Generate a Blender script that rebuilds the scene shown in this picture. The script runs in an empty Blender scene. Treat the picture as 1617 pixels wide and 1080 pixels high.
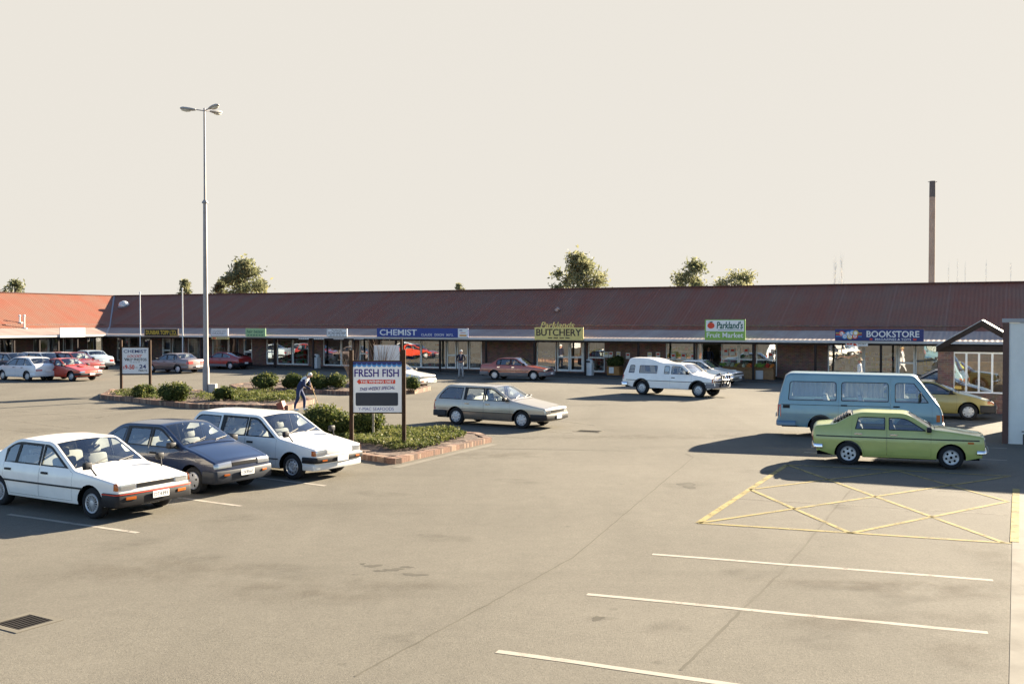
import bpy, bmesh, math, random
from mathutils import Vector, Matrix
from mathutils.geometry import tessellate_polygon
R = math.radians
sc = bpy.context.scene
COL = sc.collection

# ------------------------------------------------------------------ camera
CAMH, FPX, PW, PH, HZ = 3.5, 1600.0, 1617.0, 1080.0, 507.0
pit = math.atan((PH/2-HZ)/FPX)
cd = bpy.data.cameras.new('camera'); cam = bpy.data.objects.new('camera', cd); COL.objects.link(cam)
cam.location = (0, 0, CAMH); cam.rotation_euler = (R(90)-pit, 0, 0)
cd.sensor_width = 36; cd.lens = FPX/PW*36; cd.clip_end = 6000; cd.clip_start = .1
sc.camera = cam
# ------------------------------------------------------------------ world + sun
SUN_EL, SUN_AZ = 20.0, 45.0          # azimuth clockwise from +Y
w = bpy.data.worlds.new('World'); sc.world = w; w.use_nodes = True
nt = w.node_tree; nt.nodes.clear()
wo = nt.nodes.new('ShaderNodeOutputWorld'); bg = nt.nodes.new('ShaderNodeBackground'); sky = nt.nodes.new('ShaderNodeTexSky')
sky.sky_type = 'NISHITA'; sky.sun_disc = False; sky.sun_elevation = R(SUN_EL); sky.sun_rotation = R(SUN_AZ)
sky.air_density = .75; sky.dust_density = .8; sky.ozone_density = 1.6; sky.altitude = 0
# thin white veil of haze that thickens towards the horizon (world-space elevation)
tc = nt.nodes.new('ShaderNodeTexCoord'); sx = nt.nodes.new('ShaderNodeSeparateXYZ'); ramp = nt.nodes.new('ShaderNodeMapRange')
nt.links.new(tc.outputs['Generated'], sx.inputs[0]); nt.links.new(sx.outputs['Z'], ramp.inputs['Value'])
ramp.inputs['From Min'].default_value = 0.32; ramp.inputs['From Max'].default_value = .44
ramp.inputs['To Min'].default_value = .99; ramp.inputs['To Max'].default_value = 0.0; ramp.interpolation_type = 'SMOOTHSTEP'
# the haze is thick on the sun's side of the sky and thin on the far side
dt = nt.nodes.new('ShaderNodeVectorMath'); dt.operation = 'DOT_PRODUCT'; nt.links.new(tc.outputs['Generated'], dt.inputs[0]); dt.inputs[1].default_value = (.42, .90, 0)
r2 = nt.nodes.new('ShaderNodeMapRange'); nt.links.new(dt.outputs['Value'], r2.inputs['Value']); r2.interpolation_type = 'SMOOTHSTEP'
r2.inputs['From Min'].default_value = .15; r2.inputs['From Max'].default_value = .55; r2.inputs['To Min'].default_value = 0.0; r2.inputs['To Max'].default_value = 1.0
mm = nt.nodes.new('ShaderNodeMath'); mm.operation = 'MULTIPLY'; nt.links.new(ramp.outputs[0], mm.inputs[0]); nt.links.new(r2.outputs[0], mm.inputs[1])
mx = nt.nodes.new('ShaderNodeMix'); mx.data_type = 'RGBA'
nt.links.new(mm.outputs[0], mx.inputs['Factor']); nt.links.new(sky.outputs[0], mx.inputs['A'])
SKYV = 2.86
mx.inputs['B'].default_value = (1.0*SKYV, .945*SKYV, .85*SKYV, 1)
nt.links.new(mx.outputs['Result'], bg.inputs['Color']); bg.inputs['Strength'].default_value = .05
nt.links.new(bg.outputs[0], wo.inputs[0])
sd = bpy.data.lights.new('sun', 'SUN'); so = bpy.data.objects.new('sun', sd); COL.objects.link(so)
sd.energy = 5.0; sd.angle = R(.5); sd.color = (1.0, .86, .66)
sdir = Vector((math.sin(R(SUN_AZ))*math.cos(R(SUN_EL)), math.cos(R(SUN_AZ))*math.cos(R(SUN_EL)), math.sin(R(SUN_EL))))
so.rotation_euler = sdir.to_track_quat('Z', 'Y').to_euler(); so.location = (60, 60, 60)
sc.view_settings.view_transform = 'Standard'; sc.view_settings.look = 'None'
sc.view_settings.exposure = 2.55; sc.view_settings.gamma = 1.0
sc.cycles.max_bounces = 7; sc.cycles.transparent_max_bounces = 16; sc.cycles.caustics_reflective = False; sc.cycles.caustics_refractive = False
sc.cycles.sample_clamp_indirect = 4.0

# ------------------------------------------------------------------ geometry of the picture
def ray(px, py):
    dx = (px-PW/2)/FPX; dy = -(py-PH/2)/FPX
    return Vector((dx, math.cos(pit)+dy*math.sin(pit), -math.sin(pit)+dy*math.cos(pit)))
def G(px, py, z=0.0):
    d = ray(px, py); k = (z-CAMH)/d.z
    return Vector((d.x*k, d.y*k, z))
def AT(px, depth, z=0.0):
    return Vector(((px-PW/2)/FPX*depth, depth, z))
def ZAT(py, depth): return CAMH - (py-HZ)/FPX*depth
TH = R(26.2)
U = Vector((math.cos(TH), -math.sin(TH), 0)); N = Vector((math.sin(TH), math.cos(TH), 0))
P0 = Vector((-4.8, 68.0, 0))
def ont(px, py, t):
    """pixel -> (s, z) on the vertical plane t behind the veranda post line"""
    d = ray(px, py); k = (t+P0.dot(N))/d.dot(N)
    p = Vector((0, 0, CAMH))+d*k
    return ((p-P0).dot(U), p.z)

# ------------------------------------------------------------------ materials
def nmat(name): 
    m = bpy.data.materials.new(name); m.use_nodes = True
    return m, m.node_tree, m.node_tree.nodes['Principled BSDF']
def mat(name, c, rough=.6, metal=0.0, var=0.0, vscale=3.0, bump=0.0, bscale=40.0, coat=0.0, spec=.3, c2=None, coords='Object', detail=4):
    m, t, b = nmat(name)
    b.inputs['Base Color'].default_value = (*c, 1); b.inputs['Roughness'].default_value = rough
    b.inputs['Metallic'].default_value = metal; b.inputs['Coat Weight'].default_value = coat
    b.inputs['Specular IOR Level'].default_value = spec
    if coat: b.inputs['Coat Roughness'].default_value = .06
    if var or c2 or bump:
        co = t.nodes.new('ShaderNodeTexCoord')
    if var or c2:
        n = t.nodes.new('ShaderNodeTexNoise'); n.inputs['Scale'].default_value = vscale; n.inputs['Detail'].default_value = detail
        n.inputs['Roughness'].default_value = .65
        t.links.new(co.outputs[coords], n.inputs['Vector'])
        x = t.nodes.new('ShaderNodeMix'); x.data_type = 'RGBA'
        mr = t.nodes.new('ShaderNodeMapRange'); mr.inputs['From Min'].default_value = .33; mr.inputs['From Max'].default_value = .67
        t.links.new(n.outputs['Fac'], mr.inputs['Value']); t.links.new(mr.outputs[0], x.inputs['Factor'])
        d = c2 or tuple(v*(1+var) for v in c)
        a = c if c2 else tuple(v*(1-var) for v in c)
        x.inputs['A'].default_value = (*a, 1); x.inputs['B'].default_value = (*d, 1)
        t.links.new(x.outputs['Result'], b.inputs['Base Color'])
    if bump:
        n2 = t.nodes.new('ShaderNodeTexNoise'); n2.inputs['Scale'].default_value = bscale; n2.inputs['Detail'].default_value = 3
        t.links.new(co.outputs[coords], n2.inputs['Vector'])
        bp = t.nodes.new('ShaderNodeBump'); bp.inputs['Strength'].default_value = bump; bp.inputs['Distance'].default_value = .02
        t.links.new(n2.outputs['Fac'], bp.inputs['Height']); t.links.new(bp.outputs[0], b.inputs['Normal'])
    return m
def glassmat(name, tint, gl=.12, rough=.01, wob=0.0):
    m = bpy.data.materials.new(name); m.use_nodes = True; t = m.node_tree; t.nodes.clear()
    o = t.nodes.new('ShaderNodeOutputMaterial'); ms = t.nodes.new('ShaderNodeMixShader')
    tr = t.nodes.new('ShaderNodeBsdfTransparent'); tr.inputs[0].default_value = (*tint, 1)
    g = t.nodes.new('ShaderNodeBsdfGlossy'); g.inputs['Roughness'].default_value = rough; g.inputs['Color'].default_value = (.95, .97, 1, 1)
    lw = t.nodes.new('ShaderNodeFresnel'); lw.inputs['IOR'].default_value = 1.5
    ad = t.nodes.new('ShaderNodeMath'); ad.operation = 'ADD'; ad.inputs[1].default_value = gl; ad.use_clamp = True
    t.links.new(lw.outputs[0], ad.inputs[0]); t.links.new(ad.outputs[0], ms.inputs[0])
    t.links.new(tr.outputs[0], ms.inputs[1]); t.links.new(g.outputs[0], ms.inputs[2]); t.links.new(ms.outputs[0], o.inputs[0])
    if wob:
        co = t.nodes.new('ShaderNodeTexCoord'); n = t.nodes.new('ShaderNodeTexNoise'); n.inputs['Scale'].default_value = .9; n.inputs['Detail'].default_value = 1
        bp = t.nodes.new('ShaderNodeBump'); bp.inputs['Strength'].default_value = wob; bp.inputs['Distance'].default_value = .05
        t.links.new(co.outputs['Object'], n.inputs['Vector']); t.links.new(n.outputs['Fac'], bp.inputs['Height']); t.links.new(bp.outputs[0], g.inputs['Normal'])
    return m
def paint(name, c, metal=0.0, rough=.32):
    return mat(name, c, rough=rough, metal=metal, coat=.7, var=.06, vscale=1.5, spec=.4)

M = {}
M['black'] = mat('black_plastic', (.012, .012, .014), .55)
M['rubber'] = mat('tyre_rubber', (.016, .016, .017), .85, var=.3, vscale=8)
M['seal'] = mat('window_seal', (.01, .01, .011), .5)
M['under'] = mat('underbody', (.007, .007, .008), 1.0, spec=0.0)
M['chrome'] = mat('chrome', (.6, .6, .62), .15, metal=1)
M['alloy'] = mat('wheel_silver', (.42, .42, .43), .35, metal=.6)
M['cap'] = mat('wheel_cover', (.5, .5, .5), .4, metal=.3)
M['darkm'] = mat('dark_metal', (.04, .04, .042), .5)
M['carglass'] = glassmat('car_glass', (.74, .79, .78), .09)
M['darkglass'] = glassmat('tinted_car_glass', (.35, .38, .38), .06)
M['lamp'] = mat('headlamp_glass', (.40, .41, .42), .15, metal=.7, coat=1)
M['grille'] = mat('grille_black', (.012, .012, .013), .9, spec=.15)
M['amber'] = mat('amber_lens', (.42, .10, .012), .25, coat=.5)
M['red'] = mat('red_lens', (.35, .02, .01), .3, coat=1)
M['seatl'] = mat('pale_seat_cloth', (.48, .46, .43), .9, var=.15)
M['seatd'] = mat('grey_seat_cloth', (.11, .11, .12), .9, var=.2)
M['seatw'] = mat('white_seat_cover', (.75, .74, .70), .9, var=.1)
M['dash'] = mat('dashboard_vinyl', (.04, .04, .045), .7)
M['plate'] = mat('number_plate_white', (.7, .7, .68), .5)
M['ink'] = mat('black_ink', (.02, .02, .025), .6)
M['white'] = mat('white_enamel', (.62, .62, .60), .5, var=.06)

# ------------------------------------------------------------------ mesh helpers
class MB:
    def __init__(s): s.v = []; s.f = []; s.m = []
    def add(s, vs, fs, mi=0, mx=None):
        o = len(s.v)
        s.v += [tuple(mx @ Vector(v)) for v in vs] if mx is not None else [tuple(v) for v in vs]
        s.f += [tuple(i+o for i in f) for f in fs]; s.m += [mi]*len(fs); return s
    def box(s, x0, x1, y0, y1, z0, z1, mi=0, mx=None, bev=0.0):
        if bev:
            b = bev; vs = []; 
            bm = bmesh.new(); bmesh.ops.create_cube(bm, size=1)
            for v in bm.verts: v.co = Vector((x0+(v.co.x+.5)*(x1-x0), y0+(v.co.y+.5)*(y1-y0), z0+(v.co.z+.5)*(z1-z0)))
            bmesh.ops.bevel(bm, geom=bm.edges[:], offset=b, segments=2, affect='EDGES', profile=.5)
            bm.verts.index_update()
            vs = [v.co.copy() for v in bm.verts]; fs = [tuple(v.index for v in f.verts) for f in bm.faces]; bm.free()
            return s.add(vs, fs, mi, mx)
        vs = [(x, y, z) for z in (z0, z1) for y in (y0, y1) for x in (x0, x1)]
        return s.add(vs, [(0, 2, 3, 1), (4, 5, 7, 6), (0, 1, 5, 4), (2, 6, 7, 3), (0, 4, 6, 2), (1, 3, 7, 5)], mi, mx)
    def tube(s, pts, rad, mi=0, n=8, caps=True):
        pts = [Vector(p) for p in pts]; rr = rad if isinstance(rad, (list, tuple)) else [rad]*len(pts)
        vs = []; up = None
        for i, p in enumerate(pts):
            d = (pts[min(i+1, len(pts)-1)]-pts[max(i-1, 0)]).normalized()
            a = Vector((0, 0, 1)) if abs(d.z) < .9 else Vector((1, 0, 0))
            if up is None: up = d.cross(a).normalized()
            up = (up-d*up.dot(d)).normalized(); q = d.cross(up)
            for k in range(n):
                t = 2*math.pi*k/n; vs.append(p+(up*math.cos(t)+q*math.sin(t))*rr[i])
        fs = [(i*n+k, i*n+(k+1) % n, (i+1)*n+(k+1) % n, (i+1)*n+k) for i in range(len(pts)-1) for k in range(n)]
        if caps: fs += [tuple(range(n))[::-1], tuple((len(pts)-1)*n+k for k in range(n))]
        return s.add(vs, fs, mi)
    def lathe(s, prof, n=24, mi=0, mx=None, axis='z', mis=None):
        vs = []
        for (r, h) in prof:
            for k in range(n):
                t = 2*math.pi*k/n; c, q = math.cos(t)*r, math.sin(t)*r
                vs.append((c, q, h) if axis == 'z' else (c, h, q))
        o = len(s.f)
        fs = [(i*n+k, i*n+(k+1) % n, (i+1)*n+(k+1) % n, (i+1)*n+k) for i in range(len(prof)-1) for k in range(n)]
        s.add(vs, fs, mi, mx)
        if mis:
            for i in range(len(prof)-1):
                for k in range(n): s.m[o+i*n+k] = mis[i]
        return s
    def prism(s, poly, y0, y1, mi=0, mx=None):
        """polygon in x,z extruded along y"""
        n = len(poly); vs = [(x, y0, z) for x, z in poly]+[(x, y1, z) for x, z in poly]
        fs = [tuple(range(n)), tuple(range(2*n-1, n-1, -1))]+[(i, (i+1) % n, n+(i+1) % n, n+i) for i in range(n)]
        return s.add(vs, fs, mi, mx)
    def build(s, name, mats, parent=None, smooth=None, loc=None, rotz=0):
        me = bpy.data.meshes.new(name); me.from_pydata(s.v, [], s.f)
        for m in (mats if isinstance(mats, (list, tuple)) else [mats]): me.materials.append(m)
        me.polygons.foreach_set('material_index', s.m)
        if smooth is not None:
            me.polygons.foreach_set('use_smooth', [True]*len(me.polygons)); me.set_sharp_from_angle(angle=R(smooth))
        me.update()
        o = bpy.data.objects.new(name, me); COL.objects.link(o)
        if parent: o.parent = parent
        if loc is not None: o.location = loc
        if rotz: o.rotation_euler = (0, 0, rotz)
        return o
def tag(o, label=None, cat=None, group=None, kind=None):
    if label: o['label'] = label
    if cat: o['category'] = cat
    if group: o['group'] = group
    if kind: o['kind'] = kind
    return o
def thing(name, label, cat, loc=(0, 0, 0), rotz=0, group=None):
    o = bpy.data.objects.new(name, None); o.empty_display_size = .3; COL.objects.link(o)
    o.location = loc; o.rotation_euler = (0, 0, rotz)
    return tag(o, label, cat, group)
def copy_tree(o, parent=None):
    c = o.copy(); COL.objects.link(c)
    if parent: c.parent = parent
    for ch in list(o.children): copy_tree(ch, c)
    return c
def text_mb(txt, x0, x1, z0, z1, y, bold=0.0, shear=0.0, mi=0, mb=None, depth=.01):
    """lettering filling the x,z box, facing -y"""
    cu = bpy.data.curves.new('t', 'FONT'); cu.body = txt; cu.size = 1; cu.offset = min(bold, .008); cu.shear = shear; cu.resolution_u = 3
    o = bpy.data.objects.new('t', cu); COL.objects.link(o)
    dg = bpy.context.evaluated_depsgraph_get(); me = bpy.data.meshes.new_from_object(o.evaluated_get(dg))
    vs = [v.co.copy() for v in me.vertices]; fs = [tuple(p.vertices) for p in me.polygons]
    bpy.data.objects.remove(o); bpy.data.curves.remove(cu); bpy.data.meshes.remove(me)
    if not vs: return mb
    a, b = min(v.x for v in vs), max(v.x for v in vs); c, d = min(v.y for v in vs), max(v.y for v in vs)
    vs = [(x0+(v.x-a)/(b-a)*(x1-x0), y, z0+(v.y-c)/(d-c)*(z1-z0)) for v in vs]
    mb = mb or MB(); mb.add(vs, fs, mi)
    if bold > .012:      # heavier strokes: the same letters laid again a hair to each side, each a little proud of the last
        e = (bold-.008)*(z1-z0)*.75
        for k_, (dx_, dz_) in enumerate(((e, 0), (-e, 0), (0, e*.6), (0, -e*.6))): mb.add([(v[0]+dx_, v[1]-.0006*(k_+1), v[2]+dz_) for v in vs], fs, mi)
    return mb
# ================================================================== vehicles
def rounded(P):
    out = []; marks = []
    n = len(P)
    for i, (x, z, r) in enumerate(P):
        p = Vector((x, z))
        if i in (0, n-1) or r <= 0: out.append(p); marks.append(len(out)-1); continue
        a = Vector(P[i-1][:2]); b = Vector(P[i+1][:2]); l1 = (a-p).length; l2 = (b-p).length
        p0 = p+(a-p)*min(r, .45*l1)/l1; p2 = p+(b-p)*min(r, .45*l2)/l2
        for k in range(5):
            t = k/4; out.append(p0*(1-t)**2+p*2*t*(1-t)+p2*t*t)
        marks.append(len(out)-3)
    return out, marks
def clip(poly, px, pz, nx, nz):
    out = []
    for i in range(len(poly)):
        a, b = poly[i], poly[(i+1) % len(poly)]
        da = (a[0]-px)*nx+(a[1]-pz)*nz; db = (b[0]-px)*nx+(b[1]-pz)*nz
        if da >= 0: out.append(a)
        if (da >= 0) != (db >= 0):
            t = da/(da-db); out.append((a[0]+(b[0]-a[0])*t, a[1]+(b[1]-a[1])*t))
    return out
def dedupe(p, e=.004):
    o = []
    for q in p:
        if not o or math.hypot(q[0]-o[-1][0], q[1]-o[-1][1]) > e: o.append(q)
    while len(o) > 1 and math.hypot(o[0][0]-o[-1][0], o[0][1]-o[-1][1]) <= e: o.pop()
    return o
def shrink(poly, d):
    n = len(poly); A = sum(poly[i][0]*poly[(i+1) % n][1]-poly[(i+1) % n][0]*poly[i][1] for i in range(n))
    sgn = 1 if A > 0 else -1; out = []
    for i in range(n):
        a, p, b = poly[i-1], poly[i], poly[(i+1) % n]
        e1 = Vector((p[0]-a[0], p[1]-a[1])).normalized(); e2 = Vector((b[0]-p[0], b[1]-p[1])).normalized()
        n1 = Vector((-e1.y, e1.x))*sgn; n2 = Vector((-e2.y, e2.x))*sgn
        m = n1+n2; L = max(.5, 1+n1.dot(n2))
        out.append((p[0]+m.x*d/L, p[1]+m.y*d/L))
    return out
def soften(poly, r):
    out = []; n = len(poly)
    for i in range(n):
        a, p, b = Vector(poly[i-1]), Vector(poly[i]), Vector(poly[(i+1) % n])
        l1 = (a-p).length; l2 = (b-p).length
        ang = (a-p).angle(b-p) if l1 > 1e-6 and l2 > 1e-6 else math.pi
        if ang > R(160): out.append(tuple(p)); continue
        p0 = p+(a-p)*min(r, .45*l1)/l1; p2 = p+(b-p)*min(r, .45*l2)/l2
        for k in range(4):
            t = k/3; out.append(tuple(p0*(1-t)**2+p*2*t*(1-t)+p2*t*t))
    return dedupe(out)
def fill(loops, xs, zs):
    loops = [dedupe(l) for l in loops]
    flat = [Vector((x, 0, z)) for l in loops for x, z in l]
    tris = tessellate_polygon([[Vector((x, z, 0)) for x, z in l] for l in loops])
    bm = bmesh.new(); vs = [bm.verts.new(v) for v in flat]
    for t in tris:
        a, b, c = (flat[i] for i in t)
        if abs((b-a).cross(c-a).y) < 1e-7: continue
        try: bm.faces.new([vs[i] for i in t])
        except ValueError: pass
    x0, x1 = min(v.x for v in flat), max(v.x for v in flat); z0, z1 = min(v.z for v in flat), max(v.z for v in flat)
    for x in xs:
        if x0+.01 < x < x1-.01: bmesh.ops.bisect_plane(bm, geom=bm.verts[:]+bm.edges[:]+bm.faces[:], plane_co=(x, 0, 0), plane_no=(1, 0, 0))
    for z in zs:
        if z0+.01 < z < z1-.01: bmesh.ops.bisect_plane(bm, geom=bm.verts[:]+bm.edges[:]+bm.faces[:], plane_co=(0, 0, z), plane_no=(0, 0, 1))
    bmesh.ops.recalc_face_normals(bm, faces=bm.faces[:])
    bm.normal_update()
    if bm.faces and sum(f.normal.y*f.calc_area() for f in bm.faces) < 0: bmesh.ops.reverse_faces(bm, faces=bm.faces[:])
    bm.verts.index_update()
    V = [(v.co.x, v.co.z) for v in bm.verts]; F = [tuple(v.index for v in f.verts) for f in bm.faces]
    bm.free(); return V, F

WHEELS = {}
def wheel_mesh(style, r, w=.18):
    key = (style, r)
    if key in WHEELS: return WHEELS[key]
    ty = MB(); rr = r*.64
    ty.lathe([(rr, -w*.42), (rr+.012, -w*.5), (r*.86, -w*.5), (r*.96, -w*.42), (r, -w*.25), (r, w*.25), (r*.96, w*.42), (r*.86, w*.5), (rr+.012, w*.5), (rr, w*.42)], 32, 0, axis='y')
    for k in range(32):   # tread grooves darkened by real notches
        pass
    rm = MB(); s = 1
    rm.lathe([(rr, -w*.45), (rr, w*.46), (rr-.008, w*.5), (rr-.02, w*.46), (rr-.03, w*.2)], 32, 0, axis='y')
    rm.lathe([(rr-.03, w*.12), (.001, w*.12)], 32, 2, axis='y')
    if style == 'cap':
        rm.lathe([(rr-.012, w*.44), (rr-.05, w*.50), (.07, w*.47), (.055, w*.52), (.001, w*.53)], 32, 1, axis='y')
        for k in range(8):
            m4 = Matrix.Rotation(k*math.pi/4, 4, 'Y'); rm.box(rr-.055, rr-.03, w*.485, w*.51, -.02, .02, 2, m4)
    elif style == 'cap5':
        rm.lathe([(rr-.012, w*.44), (rr-.04, w*.50), (.08, w*.50), (.05, w*.54), (.001, w*.55)], 32, 1, axis='y')
        for k in range(5):
            m4 = Matrix.Rotation(k*math.pi*.4, 4, 'Y'); rm.box(rr-.085, rr-.04, w*.50, w*.53, -.018, .018, 2, m4)
    elif style == 'mesh':
        for k in range(16):
            m4 = Matrix.Rotation(k*math.pi/8, 4, 'Y'); rm.box(.04, rr-.02, w*.3, w*.45, -.006, .006, 1, m4)
        rm.lathe([(rr-.018, w*.46), (rr-.035, w*.46)], 32, 1, axis='y'); rm.lathe([(.055, w*.3), (.055, w*.47), (.04, w*.5), (.001, w*.5)], 20, 1, axis='y')
    elif style == 'slot':
        rm.lathe([(rr-.02, w*.40), (rr-.045, w*.36), (.06, w*.44), (.05, w*.5), (.001, w*.5)], 32, 1, axis='y')
        for k in range(6):
            m4 = Matrix.Rotation(k*math.pi/3, 4, 'Y'); rm.box(rr-.10, rr-.05, w*.38, w*.44, -.026, .026, 2, m4)
        rm.lathe([(.035, w*.5), (.03, w*.53), (.001, w*.53)], 16, 2, axis='y')
    else:  # steel
        rm.lathe([(rr-.03, w*.2), (rr-.05, w*.35), (.09, w*.42), (.06, w*.30), (.05, w*.45), (.001, w*.46)], 32, 1, axis='y')
        for k in range(10):
            m4 = Matrix.Rotation(k*math.pi/5, 4, 'Y'); rm.box(rr-.062, rr-.042, w*.34, w*.385, -.012, .012, 2, m4)
    a = ty.build('wheel', M['rubber'], smooth=50); b = rm.build('rim', [M['alloy'], M['cap'], M['under']], smooth=35)
    WHEELS[key] = (a.data, b.data); bpy.data.objects.remove(a); bpy.data.objects.remove(b)
    return WHEELS[key]

def make_car(name, label, cat, loc, heading, S, group=None):
    """S: spec. x forward, y left. loc = ground point under the body centre"""
    root = thing(name, label, cat, loc, R(heading), group); root.scale = (S.get('scale', 1),)*3
    W = S['W']/2; zb = S['belt']; tum = S.get('tumble', .33); r = S.get('r', .05); H = S['H']
    P = S['prof']; xf, xr = max(p[0] for p in P), min(p[0] for p in P); step = S.get('step', .12)
    pts, marks = rounded(P)
    cum = [0.0]
    for i in range(1, len(pts)): cum.append(cum[-1]+(pts[i]-pts[i-1]).length)
    segn = [Vector(((pts[i+1]-pts[i]).y, -(pts[i+1]-pts[i]).x)).normalized() for i in range(len(pts)-1)]
    vn = [segn[0]]+[(segn[i-1]+segn[i]).normalized() for i in range(1, len(segn))]+[segn[-1]]
    mu = [cum[m] for m in marks]
    def pe(u):
        u = max(0, min(cum[-1], u))
        i = 0
        while i < len(cum)-2 and cum[i+1] < u: i += 1
        t = (u-cum[i])/max(1e-9, cum[i+1]-cum[i])
        return pts[i].lerp(pts[i+1], t), vn[i].lerp(vn[i+1], t).normalized()
    K = S['k']   # indices in prof: nose, cowl, wt, rt, rb, tail
    u_nose, u_cowl, u_wt, u_rt, u_rb, u_tail = (mu[i] for i in K)
    ftap, rtap = S.get('ftap', .10), S.get('rtap', .07)
    xc_ = (xf+xr)/2; hl = (xf-xr)/2
    def Yf(x, z):
        a = (x-xc_)/hl; y = W*(1-(ftap if a > 0 else rtap)*abs(a)**3.2)
        if z > .58: y -= .045*min(1.0, (z-.58)/max(.1, zb-.58))**2
        if z < .40: y -= .045*((.40-z)/.2)**2
        if z > zb: y -= tum*(z-zb)
        return y
    crowns = [(0, S.get('cf', .07)), (u_nose, S.get('cf', .07)), (u_nose+.12, .022), (u_cowl-.1, .022), (u_cowl+.05, .055), (u_wt, .045), (u_wt+.15, .03), (u_rt, .03), (u_rt+.1, .05), (u_rb, .04), (u_rb+.12, S.get('cr', .04)), (cum[-1], S.get('cr', .04))]
    def crown(u):
        for i in range(len(crowns)-1):
            if u <= crowns[i+1][0]:
                a, b = crowns[i], crowns[i+1]; t = (u-a[0])/max(1e-6, b[0]-a[0]); return a[1]+(b[1]-a[1])*max(0, min(1, t))
        return crowns[-1][1]
    def skin(u, y, off=0.0):
        p, n = pe(u); e = p-n*r; Y = Yf(e.x, e.y); s = 1 if y >= 0 else -1; ay = min(abs(y), Y)
        if ay > Y-r:
            c = (ay-(Y-r))/r; c = min(1, c); d = r*(1-math.sqrt(max(0, 1-c*c)))
            nn = Vector((n.x*math.sqrt(max(0, 1-c*c)), s*c, n.y*math.sqrt(max(0, 1-c*c))))
            b = p-n*d
        else:
            q = ay/(Y-r); b = p+n*crown(u)*(1-q*q); nn = Vector((n.x, 0, n.y))
        return Vector((b.x, s*ay, b.y))+nn*off
    # stations
    us = set()
    for i in range(len(pts)): us.add(round(cum[i], 4))
    for m1 in (u_cowl+.05, u_cowl+.075, u_wt-.05, u_wt-.075): us.add(round(m1, 4))
    rg = S.get('rglass')        # (u0,u1) offsets: rear glass between u_rt+a and u_rb-b
    if rg: g0, g1 = u_rt+rg[0], u_rt+(u_rb-u_rt)*rg[1]
    else: g0 = g1 = None
    if rg:
        for m1 in (g0, g0+.025, g1, g1-.025): us.add(round(m1, 4))
    us = sorted(us); full = [us[0]]
    for a in us[1:]:
        if a-full[-1] < .004 : continue
        n_ = max(1, int(math.ceil((a-full[-1])/(step*1.3)))); b0 = full[-1]
        for k in range(1, n_+1): full.append(b0+(a-b0)*k/n_)
    us = full
    Q = [0, .3, .62, .85, .93, .955, 1.0]
    def row(u):
        p, n = pe(u); e = p-n*r; Y = Yf(e.x, e.y); ri = []
        for q in Q: ri.append(q*(Y-r))
        for k in range(1, 4): ri.append(Y-r+r*math.sin(k/3*math.pi/2))
        ys = [-v for v in ri[::-1]]+ri[1:]
        return [skin(u, y) for y in ys]
    rows = [row(u) for u in us]; nc = len(rows[0]); mid = (nc-1)//2
    body = MB(); ws = MB(); rwn = MB()
    gcols = len([q for q in Q if q < .94])-1
    V = [v for rw in rows for v in rw]
    bf, bm_, wf, rf = [], [], [], []
    for i in range(len(us)-1):
        um = (us[i]+us[i+1])/2
        for j in range(nc-1):
            f = (i*nc+j, i*nc+j+1, (i+1)*nc+j+1, (i+1)*nc+j)
            dj = abs(j+.5-mid)
            inner = dj < Q.index(.93); sealc = dj < Q.index(.955)
            if u_cowl+.05 < um < u_wt-.05 and sealc:
                if inner and u_cowl+.075 < um < u_wt-.075: wf.append(f); continue
                bf.append(f); bm_.append(1); continue
            if rg and g0 < um < g1 and sealc:
                if inner and g0+.025 < um < g1-.025: rf.append(f); continue
                bf.append(f); bm_.append(1); continue
            bf.append(f); bm_.append(0)
    body.add(V, bf); body.m = bm_[:]
    ws.add(V, wf); 
    if rf: rwn.add(V, rf)
    # side outline
    ins = []
    for u in us:
        p, n = pe(u); e = p-n*r; ins.append((e.x, e.y))
    sill = S.get('sill', .24); wx = S['wx']; wr = S['wr']; ar = S.get('ar', wr+.055)
    def arch(cx):
        zc = wr; a0 = math.asin(min(1, max(-1, (sill-zc)/ar)))
        n_ = 14; return [(cx-ar*math.cos(a0+(math.pi-2*a0)*k/n_), zc+ar*math.sin(a0+(math.pi-2*a0)*k/n_)) for k in range(n_+1)]
    arches = [arch(x) for x in sorted(wx)]
    outline = ins[:]
    zf0, zr0 = ins[0][1], ins[-1][1]
    outline += arches[0]+arches[1]
    outline = dedupe(outline, .006)
    def offc(d):
        o = []
        for u in us:
            if u_cowl-.0 <= u <= cum[-1]:
                p, n = pe(u); e = p-n*d; o.append((e.x, e.y))
        return o
    def ztop_fn(d):
        c = []
        for u in us:
            p, n = pe(u); e = p-n*d; c.append((e.x, e.y))
        def f(x):
            best = -1
            for i in range(len(c)-1):
                a, b = c[i], c[i+1]
                if min(a[0], b[0]) <= x <= max(a[0], b[0]) and abs(a[0]-b[0]) > 1e-6:
                    z = a[1]+(b[1]-a[1])*(x-a[0])/(b[0]-a[0]); best = max(best, z)
            return best
        return f
    zt_w = ztop_fn(r+S.get('rail', .055)); zt_d = ztop_fn(r+.02)
    def span_poly(xa, xb, zlo, ztop, n_=22):
        lo = [(xa+(xb-xa)*k/n_, zlo(xa+(xb-xa)*k/n_)) for k in range(n_+1)]
        hi = [(x, ztop(x)) for x, _ in lo]
        k0 = [k for k in range(n_+1) if hi[k][1] > lo[k][1]+.004]
        if not k0: return []
        lo = [lo[k] for k in k0]; hi = [hi[k] for k in k0]
        return dedupe(lo+hi[::-1])
    wb = zb+S.get('wb', .02)
    wins = []
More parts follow.
